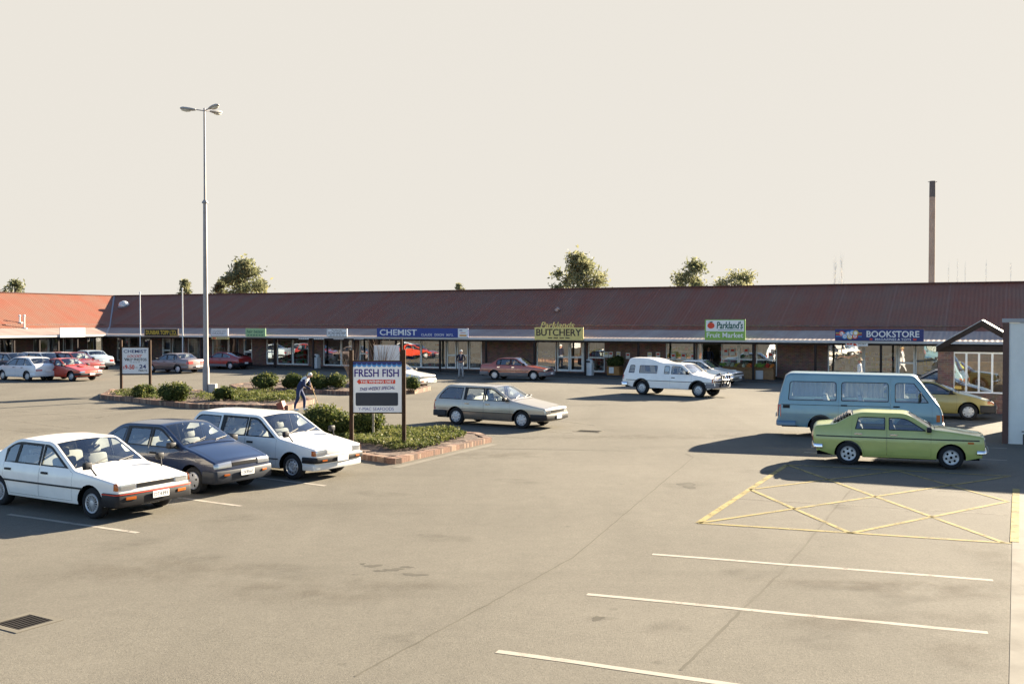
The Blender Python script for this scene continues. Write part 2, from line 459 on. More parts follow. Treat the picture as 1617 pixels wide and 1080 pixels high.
    for (ab, at, bb, bt, d_) in S['wins']:
        xa, xb = min(ab, at), max(bb, bt)
        pl = span_poly(xa, xb, lambda x: wb, zt_w, 40)
        if S.get('wtop'): pl = clip(pl, 0, S['wtop'], 0, -1)
        hgt = H-wb
        pl = clip(pl, ab, wb, hgt, -(at-ab)) if True else pl
        pl = clip(pl, bb, wb, -hgt, (bt-bb))
        pl = dedupe(pl)
        if len(pl) >= 3: wins.append((soften(pl, S.get('wrad', .05)), d_))
    def dlow(x):
        z = sill+.05
        for cx in wx:
            if abs(x-cx) < ar+.04: z = max(z, wr+math.sqrt(max(0, (ar+.04)**2-(x-cx)**2)))
        return z
    doors = []
    for (xa, xb) in S['doors']:
        doors.append(span_poly(xa, xb, dlow, (lambda x: min(zt_d(x), S.get('dtop', 9))), 30))
    xs = [xr+step*k for k in range(1, int((xf-xr)/step)+1)]; zs = [.4, .5, .6, .7, .8, zb+.01, 1.0]+([S['zlow']] if S.get('zlow') else [])
    if step > .14: zs = [.5, .7, zb+.01]+([S['zlow']] if S.get('zlow') else [])
    low = S.get('zlow', -1)
    def side(loops, off, mb, mi=0, lowi=None, both=(1, -1)):
        Vv, Ff = fill(loops, xs, zs)
        for s in both:
            vs = [(x, s*(Yf(x, z)+off), z) for x, z in Vv]
            fs = Ff if s > 0 else [f[::-1] for f in Ff]
            o = len(mb.f); mb.add(vs, fs, mi)
            if lowi is not None and low > 0:
                for k, f in enumerate(fs):
                    if sum(vs[i][2] for i in f)/len(f) < low: mb.m[o+k] = lowi
    side([outline]+[d for d in doors if d]+[w_ for w_, d_ in wins if d_ < 0], 0, body, 0, 2)
    # arch liners + underbody + inner tub
    for cx, a in zip(sorted(wx), arches):
        for s in (1, -1):
            vs = []
            for x, z in a: vs += [(x, s*(Yf(x, z)+.001), z), (x, s*(Yf(x, z)-.30), z)]
            fs = [(2*i, 2*i+1, 2*i+3, 2*i+2) for i in range(len(a)-1)]
            body.add(vs, fs, 3)
            if S.get('flare'):
                o = []; 
                for x, z in a:
                    d = Vector((x-cx, z-wr)).normalized(); o.append((x, z, x+d.x*.06, z+d.y*.06))
                vs = []
                for x, z, x2, z2 in o: vs += [(x, s*(Yf(x, z)+.03), z), (x2, s*(Yf(x2, z2)+.03), z2), (x2, s*(Yf(x2, z2)-.01), z2), (x, s*(Yf(x, z)-.01), z)]
                fs = [(4*i+k, 4*i+(k+1) % 4, 4*i+4+(k+1) % 4, 4*i+4+k) for i in range(len(o)-1) for k in range(4)]
                body.add(vs, fs, 1)
    x_lo, x_hi = min(wx), max(wx)
    body.box(x_lo+ar, x_hi-ar, -W+.06, W-.06, sill-.02, sill+.1, 3)
    body.box(x_hi-ar-.05, x_hi+ar+.05, -W+.28, W-.28, sill-.02, wr+.2, 3); body.box(x_lo-ar-.05, x_lo+ar+.05, -W+.28, W-.28, sill-.02, wr+.2, 3)
    body.box(xr+.12, x_lo-ar, -W+.12, W-.12, sill, sill+.2, 3); body.box(x_hi+ar, xf-.12, -W+.14, W-.14, sill, sill+.2, 3)
    pm = S['paint']
    body.build('body', [pm, M['seal'], S.get('lowpaint', pm), M['under']], root, smooth=42)
    gl = S.get('glass', M['carglass'])
    o = ws.build('windscreen', gl, root, smooth=40)
    wp = MB()
    rm_ = MB(); q_ = skin(u_wt-.16, 0, -.10); rm_.box(q_.x-.015, q_.x+.015, -.11, .11, q_.z-.06, q_.z, 0, bev=.01); rm_.build('rear_view_mirror', M['black'], root)
    if S.get('wipers', 1):
        for yy in (.15, -.45):
            a = skin(u_cowl+.03, yy, .02); b = skin(u_cowl+.16, yy+.42, .02); wp.tube([a, b], .009, 0, 6)
        wp.build('wiper', M['black'], root)
    if rf: rwn.build('rear_window', gl, root, smooth=40)
    # doors and windows
    def glassmesh(poly, nm, par, s):
        g = MB(); Vv, Ff = fill([poly], xs, [])
        g.add([(x, s*(Yf(x, z)-.006), z) for x, z in Vv], Ff if s > 0 else [f[::-1] for f in Ff], 0); 
        return g.build(nm, gl, par, smooth=40)
    def sealring(mb, poly, s):
        inn = shrink(poly, .016)
        Vv, Ff = fill([shrink(poly, -.006), inn], xs, [])
        mb.add([(x, s*(Yf(x, z)+.003), z) for x, z in Vv], Ff if s > 0 else [f[::-1] for f in Ff], 1)
    for s in (1, -1):
        for di, dp in enumerate(doors):
            if not dp: continue
            mb = MB(); sh = shrink(dp, .004)
            side([sh]+[w_ for w_, d_ in wins if d_ == di], 0, mb, 0, 2, both=(s,))
            if S.get('blackframe', 0):
                for k_, f_ in enumerate(mb.f):
                    if sum(mb.v[i_][2] for i_ in f_)/len(f_) > zb+.012: mb.m[k_] = 1
            for w_, d_ in wins:
                if d_ == di: sealring(mb, w_, s)
            od = mb.build('door', [pm, S.get('framemat', M['seal']), S.get('lowpaint', pm)], root, smooth=42)
            for w_, d_ in wins:
                if d_ == di: glassmesh(w_, 'window', od, s)
            xh = S['doors'][di][0]+.16; zh = zb-S.get('hz', .11); hb = MB()
            y = Yf(xh, zh)
            hb.box(xh-.09, xh+.09, s*y-.012, s*y+.022 if s > 0 else s*y+.012, zh-.02, zh+.02, 0, bev=.006) if s > 0 else hb.box(xh-.09, xh+.09, s*y-.022, s*y+.012, zh-.02, zh+.02, 0, bev=.006)
            hb.build('handle', S.get('handle', M['black']), od)
        for w_, d_ in wins:
            if d_ < 0:
                mb = MB(); sealring(mb, w_, s)
                g = MB(); Vv, Ff = fill([w_], xs, [])
                mb.add([(x, s*(Yf(x, z)-.006), z) for x, z in Vv], Ff if s > 0 else [f[::-1] for f in Ff], 0)
                mb.build('quarter_window', [gl, S.get('framemat', M['seal'])], root, smooth=40)
    # side mouldings
    for (z, x0, x1, hh, mt) in S.get('strips', []):
        mb = MB(); n_ = 24
        for s in (1, -1):
            vs = []
            for k in range(n_+1):
                x = x0+(x1-x0)*k/n_
                for (dz, o_) in ((-hh/2, .001), (-hh/2, .014), (hh/2, .014), (hh/2, .001)):
                    vs.append((x, s*(Yf(x, z+dz)+o_), z+dz))
            fs = [(4*i+k, 4*i+k+1, 4*i+5+k, 4*i+4+k) for i in range(n_) for k in range(3)]
            fs = [f for f in fs if not any(abs((vs[f[0]][0]+vs[f[2]][0])/2-cx) < math.sqrt(max(0, (ar+.01)**2-(z-wr)**2)) for cx in wx if abs(z-wr) < ar+.01)]
            mb.add(vs, fs, 0)
        mb.build('side_moulding', mt, root)
    # bumpers
    def u_at(z, front=True):
        lo, hi = (0, u_nose+.3) if front else (cum[-1], u_rb-.2)
        best = lo; bd = 9
        for k in range(200):
            u = lo+(hi-lo)*k/199; p, n = pe(u)
            if abs(p.y-z) < bd-1e-4: bd = abs(p.y-z); best = u
        return best
    def bumper(front, z0, z1, d, wrap, mats, nm='bumper', stripe=None):
        uu = u_at((z0+z1)/2, front); p, n = pe(uu); e = p-n*r; Y = Yf(e.x, e.y)
        path = []; xe = e.x
        sgn = 1 if front else -1
        cx_w = max(wx) if front else min(wx); wrap = min(wrap, abs(xe-(cx_w+sgn*(ar+(.02 if z1 > sill+.05 else 0)))))
        for k in range(6):
            x = xe-sgn*wrap*(1-k/5); path.append(Vector((x, Yf(x, (z0+z1)/2))))
        for k in range(1, 4):
            y = Y-r+r*math.cos(k/4*math.pi/2); q = skin(uu, y); path.append(Vector((q.x, y)))
        for k in range(15):
            y = (Y-r)*(1-2*k/14); q = skin(uu, y); path.append(Vector((q.x, q.y)))
        path += [Vector((v.x, -v.y)) for v in path[:9][::-1]]
        nn = []
        for i in range(len(path)):
            t = (path[min(i+1, len(path)-1)]-path[max(i-1, 0)]).normalized(); m = Vector((-t.y, t.x))
            if (m.x*sgn < -.3) or (abs(m.x) <= .3 and m.y*path[i].y < 0): m = -m
            nn.append(m)
        sec = [(z0, -.02), (z0, d*.7), (z0+.02, d), (z1-.025, d), (z1, d*.75), (z1, -.02)]
        mb = MB(); ns = len(sec)
        mb.add([(path[i].x+nn[i].x*o_, path[i].y+nn[i].y*o_, z) for i in range(len(path)) for z, o_ in sec],
               [(i*ns+k, i*ns+k+1, (i+1)*ns+k+1, (i+1)*ns+k) for i in range(len(path)-1) for k in range(ns-1)]+[tuple(range(ns)), tuple((len(path)-1)*ns+k for k in range(ns))], 0)
        if stripe:
            zs0, zs1, smi = stripe
            mb.add([(path[i].x+nn[i].x*(d+.006), path[i].y+nn[i].y*(d+.006), z) for i in range(len(path)) for z in (zs0, zs1)],
                   [(2*i, 2*i+1, 2*i+3, 2*i+2) for i in range(len(path)-1)], smi)
        return mb.build(nm, mats, root, smooth=40)
    for b in S.get('bumpers', []): bumper(*b)
    # patches on the skin: (name, front, y0,y1,z0,z1, off, mat, mirror)
    def patch(nm, front, y0, y1, z0, z1, off, mt, mirror=True, side_len=0, par=None):
        for s in ((1, -1) if mirror else (1,)):
            mb = MB(); ua, ub = u_at(z0, front), u_at(z1, front); n1, n2 = 8, 4; vs = []
            for i in range(n1+1):
                y = s*(y0+(y1-y0)*i/n1)
                for k in range(n2+1):
                    u = ua+(ub-ua)*k/n2; vs.append(skin(u, y, off))
            fs = [(i*(n2+1)+k, i*(n2+1)+k+1, (i+1)*(n2+1)+k+1, (i+1)*(n2+1)+k) for i in range(n1) for k in range(n2)]
            # rim closing to the skin
            rim = [i*(n2+1) for i in range(n1+1)]+[n1*(n2+1)+k for k in range(1, n2+1)]+[i*(n2+1)+n2 for i in range(n1-1, -1, -1)]+[k for k in range(n2-1, 0, -1)]
            b0 = len(vs)
            for q in rim:
                i, k = divmod(q, n2+1); vs.append(skin(ua+(ub-ua)*k/n2, s*(y0+(y1-y0)*i/n1), -.02))
            m_ = len(rim); fs += [(rim[a], rim[(a+1) % m_], b0+(a+1) % m_, b0+a) for a in range(m_)]
            mb.add(vs, fs, 0)
            if side_len:
                sg = 1 if front else -1
                p, n = pe((ua+ub)/2); xe = p.x-sg*r
                vs = [(x, s*(Yf(x, z)+.008), z) for x in (xe, xe-sg*side_len) for z in (z0, z1)]
                mb.add(vs, [(0, 1, 3, 2)], 0)
            mb.build(nm, mt, root, smooth=40)
    for a in S.get('patches', []): patch(*a[0:1], *a[1:])
    # bonnet shut lines and boot line, sunk dark seams
    if S.get('hood', 1):
        mb = MB()
        def seam(P_, w_=.007):
            for a_, b_ in zip(P_[:-1], P_[1:]):
                d_ = (b_-a_).normalized(); n_ = d_.cross(Vector((0, 0, 1))).normalized()*w_/2; mb.add([a_+n_, a_-n_, b_-n_, b_+n_], [(0, 1, 2, 3)])
        pn_, _ = pe(u_nose); ee, _ = pe(u_cowl); 
        for s in (1, -1):
            seam([skin(u_nose+.06+(u_cowl-.04-u_nose-.06)*k/10, s*(W*.80-.02*k/10), .0025) for k in range(11)])
        seam([skin(u_nose+.06, -W*.80+W*1.6*k/10, .0025) for k in range(11)]); seam([skin(u_cowl-.04, -W*.78+W*1.56*k/10, .003) for k in range(11)], .03)
        mb.build('bonnet_seam', M['seal'], root)
    # number plates
    for (front, yc, z, txt) in S.get('plates', []):
        uu = u_at(z, front); q = skin(uu, yc, S.get('plate_off', .07)); p, n = pe(uu); sg = 1 if front else -1
        mb = MB(); mb.box(q.x-.006, q.x+.006, yc-.18, yc+.18, z-.06, z+.06, 0, bev=.003); o = mb.build('number_plate', M['plate'], root)
        if txt:
            t = text_mb(txt, -.15, .15, -.035, .035, 0, 0); t.v = [(q.x+sg*.009, yc+(v[0] if front else -v[0]), z+v[2]) for v in t.v]
            t.build('lettering', M['ink'], o)
    # wheels
    tym, rim_ = wheel_mesh(S.get('wheel', 'cap'), wr, S.get('ww', .19))
    for i, cx in enumerate(wx):
        for s in (1, -1):
            o = bpy.data.objects.new('wheel', tym); COL.objects.link(o); o.parent = root
            o.location = (cx, s*(Yf(cx, wr)-.115), wr)
            st = R(S.get('steer', 0)) if cx > 0 else 0
            o.rotation_euler = (0, random.uniform(0, 3), st if s > 0 else math.pi+st)
            o2 = bpy.data.objects.new('rim', rim_); COL.objects.link(o2); o2.parent = o
    # interior
    sm = S.get('seatm', M['seatl']); wxs = S.get('cab', None)
    pw, _ = pe(u_cowl); x_dash = pw.x-.18
    if 'seats' in S:
        xi0 = S.get('tub', (S['seats'][-1]-.45, x_dash+.1))
        tb = MB(); tb.box(xi0[0], xi0[1], -W+.13, W-.13, sill+.105, sill+.16, 0)
        tb.box(xi0[0]-.02, xi0[0], -W+.13, W-.13, sill+.17, zb-.14, 0)
        for s in (1, -1): tb.box(xi0[0], xi0[1], s*(W-.10)-.01, s*(W-.10)+.01, sill+.17, zb-.04, 0)
        tb.build('interior_tub', M['seatd'], root)
        for i, x in enumerate(S['seats']):
            zs0 = S.get('seatz', .50); hb = S.get('seath', .56)
            rear = i > 0 and not S.get('twin')
            for yc, hw in (((0.0, W-.22),) if rear else ((.34, .23), (-.34, .23))):
                mb = MB(); mb.box(x-.02, x+.46, yc-hw, yc+hw, sill+.165, zs0, 0, bev=.05)
                m4 = Matrix.Translation((x, 0, zs0-.04)) @ Matrix.Rotation(R(-14), 4, 'Y')
                mb.box(-.07, .06, yc-hw, yc+hw, 0, hb*.92, 0, m4, bev=.05)
                for hy in ((yc,) if not rear else (-.36, .36)):
                    mb.box(-.05, .04, hy-.12, hy+.12, hb*.95, hb*1.22 if not rear else hb*1.1, 0, m4, bev=.035)
                    mb.box(-.01, .0, hy-.05, hy+.05, hb*.85, hb*.97, 1, m4)
                mb.build('rear_seat' if rear else 'front_seat', [sm, M['darkm']], root, smooth=40)
        mb = MB(); mb.box(x_dash-.12, x_dash+.22, -W+.12, W-.12, zb-.30, zb-.03, 0, bev=.05); mb.build('dashboard', M['dash'], root, smooth=40)
        mb = MB(); yd = -.34 
        cx_ = Vector((x_dash-.26, yd, zb-.06)); ring = []
        for k in range(21):
            t = 2*math.pi*k/20; ring.append(cx_+Vector((math.sin(t)*.07, math.cos(t)*.18, math.sin(t)*.165)))
        mb.tube(ring, .012, 0, 6); mb.tube([cx_, cx_+Vector((.2, 0, -.1))], .02, 0, 6); mb.tube([cx_-Vector((0, .17, 0)), cx_+Vector((0, .17, 0))], .012, 0, 6)
        mb.build('steering_wheel', M['dash'], root)
    # mirrors
    for (kind, x, z) in S.get('mirrors', []):
        for s in (1, -1):
            mb = MB()
            if kind == 'door':
                y = Yf(x, z); mb.box(x-.05, x+.07, s*(y+.10)-.09, s*(y+.10)+.09, z-.0, z+.13, 0, bev=.03)
                mb.box(x-.053, x-.049, s*(y+.10)-.07, s*(y+.10)+.07, z+.02, z+.11, 1)
            elif kind == 'van':
                y = Yf(x, z); mb.tube([(x, s*y, z-.12), (x+.05, s*(y+.14), z-.05), (x+.05, s*(y+.16), z+.1)], .012, 0, 6)
                mb.box(x+.02, x+.07, s*(y+.17)-.08, s*(y+.17)+.08, z-.05, z+.2, 0, bev=.02)
            else:
                y = Yf(x, z)-.10; mb.tube([(x+.12, s*y, z), (x+.04, s*(y+.05), z+.13), (x, s*(y+.07), z+.16)], .014, 0, 6)
                mb.box(x-.07, x+.02, s*(y+.08)-.08, s*(y+.08)+.08, z+.11, z+.24, 0, bev=.025)
                mb.box(x-.074, x-.069, s*(y+.08)-.06, s*(y+.08)+.06, z+.13, z+.22, 1)
            mb.build('mirror', [S.get('mirm', M['black']), M['chrome']], root, smooth=40)
    root['_y'] = 0; del root['_y']
    return root, skin, Yf, u_at, pe
# ================================================================== ground
def ground_mat(name='asphalt', k=1.0):
    m, t, b = nmat(name); L = t.links
    co = t.nodes.new('ShaderNodeTexCoord')
    def noise(s, d=4, r=.6, vec=None, dist=0):
        n = t.nodes.new('ShaderNodeTexNoise'); n.inputs['Scale'].default_value = s; n.inputs['Detail'].default_value = d; n.inputs['Roughness'].default_value = r; n.inputs['Distortion'].default_value = dist
        L.new(vec or co.outputs['Object'], n.inputs['Vector']); return n.outputs['Fac']
    def rng(x, a, b_, c, d):
        n = t.nodes.new('ShaderNodeMapRange'); n.inputs['From Min'].default_value = a; n.inputs['From Max'].default_value = b_
        n.inputs['To Min'].default_value = c; n.inputs['To Max'].default_value = d; L.new(x, n.inputs['Value']); return n.outputs[0]
    def mul(a, b_):
        n = t.nodes.new('ShaderNodeMath'); n.operation = 'MULTIPLY'; L.new(a, n.inputs[0]); L.new(b_, n.inputs[1]); return n.outputs[0]
    mp = t.nodes.new('ShaderNodeMapping'); mp.inputs['Rotation'].default_value = (0, 0, -TH); mp.inputs['Scale'].default_value = (1, .22, 1)
    L.new(co.outputs['Object'], mp.inputs['Vector'])
    mp2 = t.nodes.new('ShaderNodeMapping'); mp2.inputs['Rotation'].default_value = (0, 0, TH); mp2.inputs['Scale'].default_value = (.15, 1, 1)
    L.new(co.outputs['Object'], mp2.inputs['Vector'])
    f = rng(noise(.12, 5), .3, .7, .87, 1.08)
    f = mul(f, rng(noise(.35, 5, .6, mp.outputs[0], .5), .35, .7, 1.06, .90))
    f = mul(f, rng(noise(.5, 5, .65, mp2.outputs[0], .6), .55, .78, 1.0, .86))
    f = mul(f, rng(noise(2.2, 5, .7), .3, .7, .95, 1.05))
    f = mul(f, rng(noise(28, 3, .8), .3, .7, .82, 1.16)); f = mul(f, rng(noise(7, 4, .8), .35, .7, .94, 1.05))
    f = mul(f, rng(noise(90, 2, .8), .3, .7, .90, 1.10))
    # scattered oil drips
    v = t.nodes.new('ShaderNodeTexVoronoi'); v.inputs['Scale'].default_value = .9; L.new(co.outputs['Object'], v.inputs['Vector'])
    f = mul(f, rng(v.outputs['Distance'], .02, .07, .8, 1.0))
    mixc = t.nodes.new('ShaderNodeMix'); mixc.data_type = 'RGBA'; mixc.blend_type = 'MULTIPLY'; mixc.inputs['Factor'].default_value = 1
    mixc.inputs['A'].default_value = (.150*k, .138*k, .113*k, 1); L.new(f, mixc.inputs['B']); L.new(mixc.outputs['Result'], b.inputs['Base Color'])
    b.inputs['Roughness'].default_value = .88; b.inputs['Specular IOR Level'].default_value = .06
    bp = t.nodes.new('ShaderNodeBump'); bp.inputs['Strength'].default_value = .5; bp.inputs['Distance'].default_value = .012
    L.new(noise(45, 4, .8), bp.inputs['Height']); L.new(bp.outputs[0], b.inputs['Normal'])
    return m
def linemat(name, c, wear=.46, scale=3.0):
    m, t, b = nmat(name); L = t.links; co = t.nodes.new('ShaderNodeTexCoord'); b.inputs['Base Color'].default_value = (*c, 1); b.inputs['Roughness'].default_value = .9; b.inputs['Specular IOR Level'].default_value = .1
    n = t.nodes.new('ShaderNodeTexNoise'); n.inputs['Scale'].default_value = scale; n.inputs['Detail'].default_value = 9; n.inputs['Roughness'].default_value = .75; L.new(co.outputs['Object'], n.inputs['Vector'])
    mr = t.nodes.new('ShaderNodeMapRange'); mr.inputs['From Min'].default_value = wear-.10; mr.inputs['From Max'].default_value = wear+.10; mr.inputs['To Min'].default_value = .12; mr.inputs['To Max'].default_value = .95
    L.new(n.outputs['Fac'], mr.inputs['Value']); L.new(mr.outputs[0], b.inputs['Alpha']); return m
M['asphalt'] = ground_mat(); M['asphalt2'] = ground_mat('older_asphalt', .94)
g = MB(); g.add([(-2500, -2500, 0), (2500, -2500, 0), (2500, 2500, 0), (-2500, 2500, 0)], [(0, 1, 2, 3)])
tag(g.build('ground', M['asphalt']), kind='structure')
M['lineW'] = linemat('worn_white_line', (.34, .31, .26), .36)
M['lineF'] = linemat('faded_white_line', (.20, .185, .15), .52, 1.5)
M['lineY'] = linemat('worn_yellow_line', (.29, .235, .10), .42)
M['tar'] = mat('tar_and_dark_line', (.100, .092, .074), .95, c2=(.125, .115, .094), vscale=.8, detail=6, spec=.05)
M['wornasphalt'] = mat('worn_asphalt', (.100, .092, .074), .95, c2=(.085, .078, .063), vscale=1.5, detail=6, spec=.1)
def strip(mb, a, b, w, z=.004, wob=0, seg=1):
    a = Vector(a); b = Vector(b); d = (b-a).normalized(); n = Vector((-d.y, d.x, 0))*w/2
    vs = []
    for k in range(seg+1):
        p = a.lerp(b, k/seg)+n*random.uniform(-wob, wob)*8; q = n*(1+random.uniform(-wob, wob)*2)
        vs += [(p.x+q.x, p.y+q.y, z), (p.x-q.x, p.y-q.y, z)]
    mb.add(vs, [(2*i, 2*i+1, 2*i+3, 2*i+2) for i in range(seg)])
def line(name, pa, pb, w, m, z=.004, wob=0, seg=1):
    mb = MB(); strip(mb, G(*pa), G(*pb), w, z, wob, seg); return tag(mb.build(name, m), kind='structure')
random.seed(5)
for pa, pb in [((1030, 875), (1568, 916)), ((927, 938), (1560, 999)), ((785, 1028), (1330, 1105)),
               ((13, 812), (218, 841)), ((225, 778), (380, 799)), ((400, 753), (514, 767)),
               ((1270, 714), (1320, 717)), ((1530, 724), (1590, 727)), ((1540, 706), (1590, 708)), ((1495, 668), (1580, 671))]:
    line('bay_line', pa, pb, .10, M['lineW'], wob=.02, seg=8)
for pa, pb in [((1165, 787), (1590, 813)), ((1480, 775), (1590, 778)), ((675, 669), (905, 684)), ((850, 660), (940, 672)), ((640, 678), (845, 693)),
               ((12, 648), (150, 660)), ((12, 663), (110, 676)), ((150, 660), (262, 642)), ((20, 668), (130, 660)), ((250, 646), (320, 650)), ((80, 640), (180, 649)), ((0, 677), (60, 684))]:
    line('faded_line', pa, pb, .08, M['lineF'], wob=.02, seg=8)
A_, B_, C_, D_ = (1243, 734), (1597, 752), (1597, 858), (1103, 826)
yl = MB()
def mixp(p, q, t): return (p[0]+(q[0]-p[0])*t, p[1]+(q[1]-p[1])*t)
L1 = (1185, 773); T1 = (1417, 743.5); R1 = (1592, 792); B1 = (1343, 842)
for a, b, w_ in [(A_, B_, .10), (D_, C_, .10), (A_, D_, .12), (A_, (1585, 857), .09), (L1, B1, .09), (L1, T1, .08), (T1, R1, .08), (D_, (1590, 753), .09), (B1, R1, .09)]:
    strip(yl, G(*a), G(*b), w_, .008)
tag(yl.build('yellow_box_marking', M['lineY']), kind='structure')
mb = MB(); pp = [G(*q_, .002) for q_ in ((1345, 772), (1592, 790), (1590, 1085), (1050, 1085))]; mb.add(pp, [(0, 1, 2, 3)]); tag(mb.build('asphalt_patch', M['asphalt2']), kind='structure')
random.seed(8)
def ground_line(pts, w, wob=.35):
    mb = MB()
    for a, b in zip(pts[:-1], pts[1:]):
        n_ = 14; A = G(*a); B = G(*b); prev = A
        for k in range(1, n_+1):
            q = A.lerp(B, k/n_); 
            if k < n_: q = q+Vector((random.uniform(-.012, .012), random.uniform(-.012, .012), 0))
            strip(mb, prev, q, w*random.uniform(.8, 1.25), .0032); prev = q
    return tag(mb.build('tar_and_dark_line', M['tar']), kind='structure')
ground_line([(1345, 772), (1244, 893), (1180, 955), (1075, 1058)], .035)
ground_line([(1082, 716), (1095, 722), (1000, 800), (905, 880), (740, 970), (560, 1068)], .02)
ground_line([(1000, 712), (640, 706)], .03)
ground_line([(12, 657), (120, 652), (215, 645.5)], .06)  # thin dark line drawn across the asphalt, with a short thicker dash below
ground_line([(150, 660), (163, 659)], .12)
# worn patches of asphalt
random.seed(11)
def patchy(name, px, py, rx, ry, m, z=.0024, n=26):
    c = G(px, py); mb = MB(); vs = [(c.x, c.y, z)]
    ph = [random.uniform(0, 6) for _ in range(4)]
    for k in range(n):
        t = 2*math.pi*k/n; f = 1+.25*math.sin(2*t+ph[0])+.2*math.sin(3*t+ph[1])+.14*math.sin(5*t+ph[2])+random.uniform(-.08, .08)
        p = G(px+rx*f*math.cos(t), py+ry*f*math.sin(t)); vs.append((p.x, p.y, z))
    mb.add(vs, [(0, 1+k, 1+(k+1) % n) for k in range(n)]); return tag(mb.build(name, m), kind='structure')
for a in [(590, 893, 12, 2), (622, 899, 14, 2), (655, 907, 18, 2), (600, 901, 9, 1.5), (642, 895, 10, 1.3), (573, 890, 5, 1), (944, 976, 10, 3), (1086, 766, 15, 4)]:
    patchy('worn_patch', *a, M['wornasphalt'])

def stainmat(name, c, top, scale):
    m, t, b = nmat(name); L = t.links; co = t.nodes.new('ShaderNodeTexCoord'); b.inputs['Base Color'].default_value = (*c, 1); b.inputs['Roughness'].default_value = .9; b.inputs['Specular IOR Level'].default_value = .1
    n = t.nodes.new('ShaderNodeTexNoise'); n.inputs['Scale'].default_value = scale; n.inputs['Detail'].default_value = 8; n.inputs['Roughness'].default_value = .7; L.new(co.outputs['Object'], n.inputs['Vector'])
    at = t.nodes.new('ShaderNodeAttribute'); at.attribute_name = 'fade'
    mr = t.nodes.new('ShaderNodeMapRange'); mr.inputs['From Min'].default_value = .40; mr.inputs['From Max'].default_value = .62; mr.inputs['To Max'].default_value = top
    L.new(n.outputs['Fac'], mr.inputs['Value']); mu_ = t.nodes.new('ShaderNodeMath'); mu_.operation = 'MULTIPLY'; L.new(mr.outputs[0], mu_.inputs[0]); L.new(at.outputs['Fac'], mu_.inputs[1]); L.new(mu_.outputs[0], b.inputs['Alpha']); return m
M['oil'] = stainmat('oil_stain', (.06, .054, .044), .18, 3.5); M['rust'] = stainmat('brown_stain', (.085, .066, .045), .20, 1.6)
random.seed(19)
def stain(name, px, py, rx, ry, m, z):
    # rx, ry in metres; edges fade out through a vertex attribute
    c = G(px, py); n = 20; vs = [(c.x, c.y, z)]; fd = [1.0]
    for ring, f_ in ((.55, .8), (1.0, 0.0)):
        for k in range(n):
            t = 2*math.pi*k/n; f = ring*(1+.25*math.sin(2*t+px)+.15*math.sin(3*t+py)); vs.append((c.x+rx*f*math.cos(t), c.y+ry*f*math.sin(t), z)); fd.append(f_)
    mb = MB(); mb.add(vs, [(0, 1+k, 1+(k+1) % n) for k in range(n)]+[(1+k, 1+n+k, 1+n+(k+1) % n, 1+(k+1) % n) for k in range(n)])
    o = mb.build(name, m); a = o.data.attributes.new('fade', 'FLOAT', 'POINT'); a.data.foreach_set('value', fd); return tag(o, kind='structure')
for k, (px, py, rx, ry) in enumerate(((1180, 905, .5, .35), (1420, 945, .45, .4), (1300, 1010, .5, .4), (1050, 990, .35, .3), (944, 976, .18, .14), (1330, 800, .4, .35), (1086, 766, .8, .5), (1210, 745, .9, .4), (700, 850, .5, .4), (450, 900, .9, .5), (310, 880, .5, .4), (640, 1010, .5, .3), (200, 860, .7, .5), (820, 760, .6, .5), (930, 640, 1.2, .7), (600, 780, .7, .4), (1250, 640, 1.5, .8), (60, 680, 1.2, .8), (370, 820, .7, .4))):
    stain('oil_stain', px, py, rx, ry, M['oil'], .0058+.0001*k)
for k, (px, py, rx, ry) in enumerate(((1500, 930, 2.2, .55), (1545, 1030, .9, .6), (1420, 980, 2.0, .45), (1570, 880, .6, 1.2), (1360, 925, 1.6, .4), (520, 930, 2.5, .6), (250, 900, 2.2, .7), (760, 720, 2.6, .8), (1000, 690, 4.0, .9))):
    stain('brown_stain', px, py, rx, ry, M['rust'], .0105+.0001*k)
# drains
M['drainc'] = mat('drain_concrete', (.15, .137, .11), .95, var=.1, spec=.05)
def grate(px, py, w, d, rz, label, bars):
    root = thing('drain_grate', label, 'drain', G(px, py), rz)
    mb = MB(); f = .08
    for a in ((-w/2-f, w/2+f, -d/2-f, -d/2), (-w/2-f, w/2+f, d/2, d/2+f), (-w/2-f, -w/2, -d/2, d/2), (w/2, w/2+f, -d/2, d/2)):
        mb.box(*a, .001, .008)
    mb.build('concrete_surround', M['drainc'], root)
    mb = MB(); mb.box(-w/2, w/2, -d/2, d/2, .001, .0025); mb.build('pit', M['under'], root)  # flat black sheet on the asphalt, painting the shade of an open pit
    mb = MB()
    for k in range(bars):
        x = -w/2+w*(k+.5)/bars; mb.box(x-.008, x+.006, -d/2, d/2, .003, .006)
    mb.build('bars', M['iron'], root)
M['concrete'] = mat('concrete', (.17, .155, .125), .85, var=.15, vscale=2.5, bump=.15)
M['iron'] = mat('grate_iron', (.055, .05, .045), .8, var=.2, spec=.1)
grate(38, 982.5, .46, .44, R(-31), 'concrete framed storm drain grate in the asphalt at the lower left', 7)
grate(930, 681, .75, .4, -TH, 'small storm drain grate beside the silver wagon nose', 8)
grate(1131, 627.5, .75, .35, -TH, 'small storm drain grate below the bull bar of the white pickup', 8)

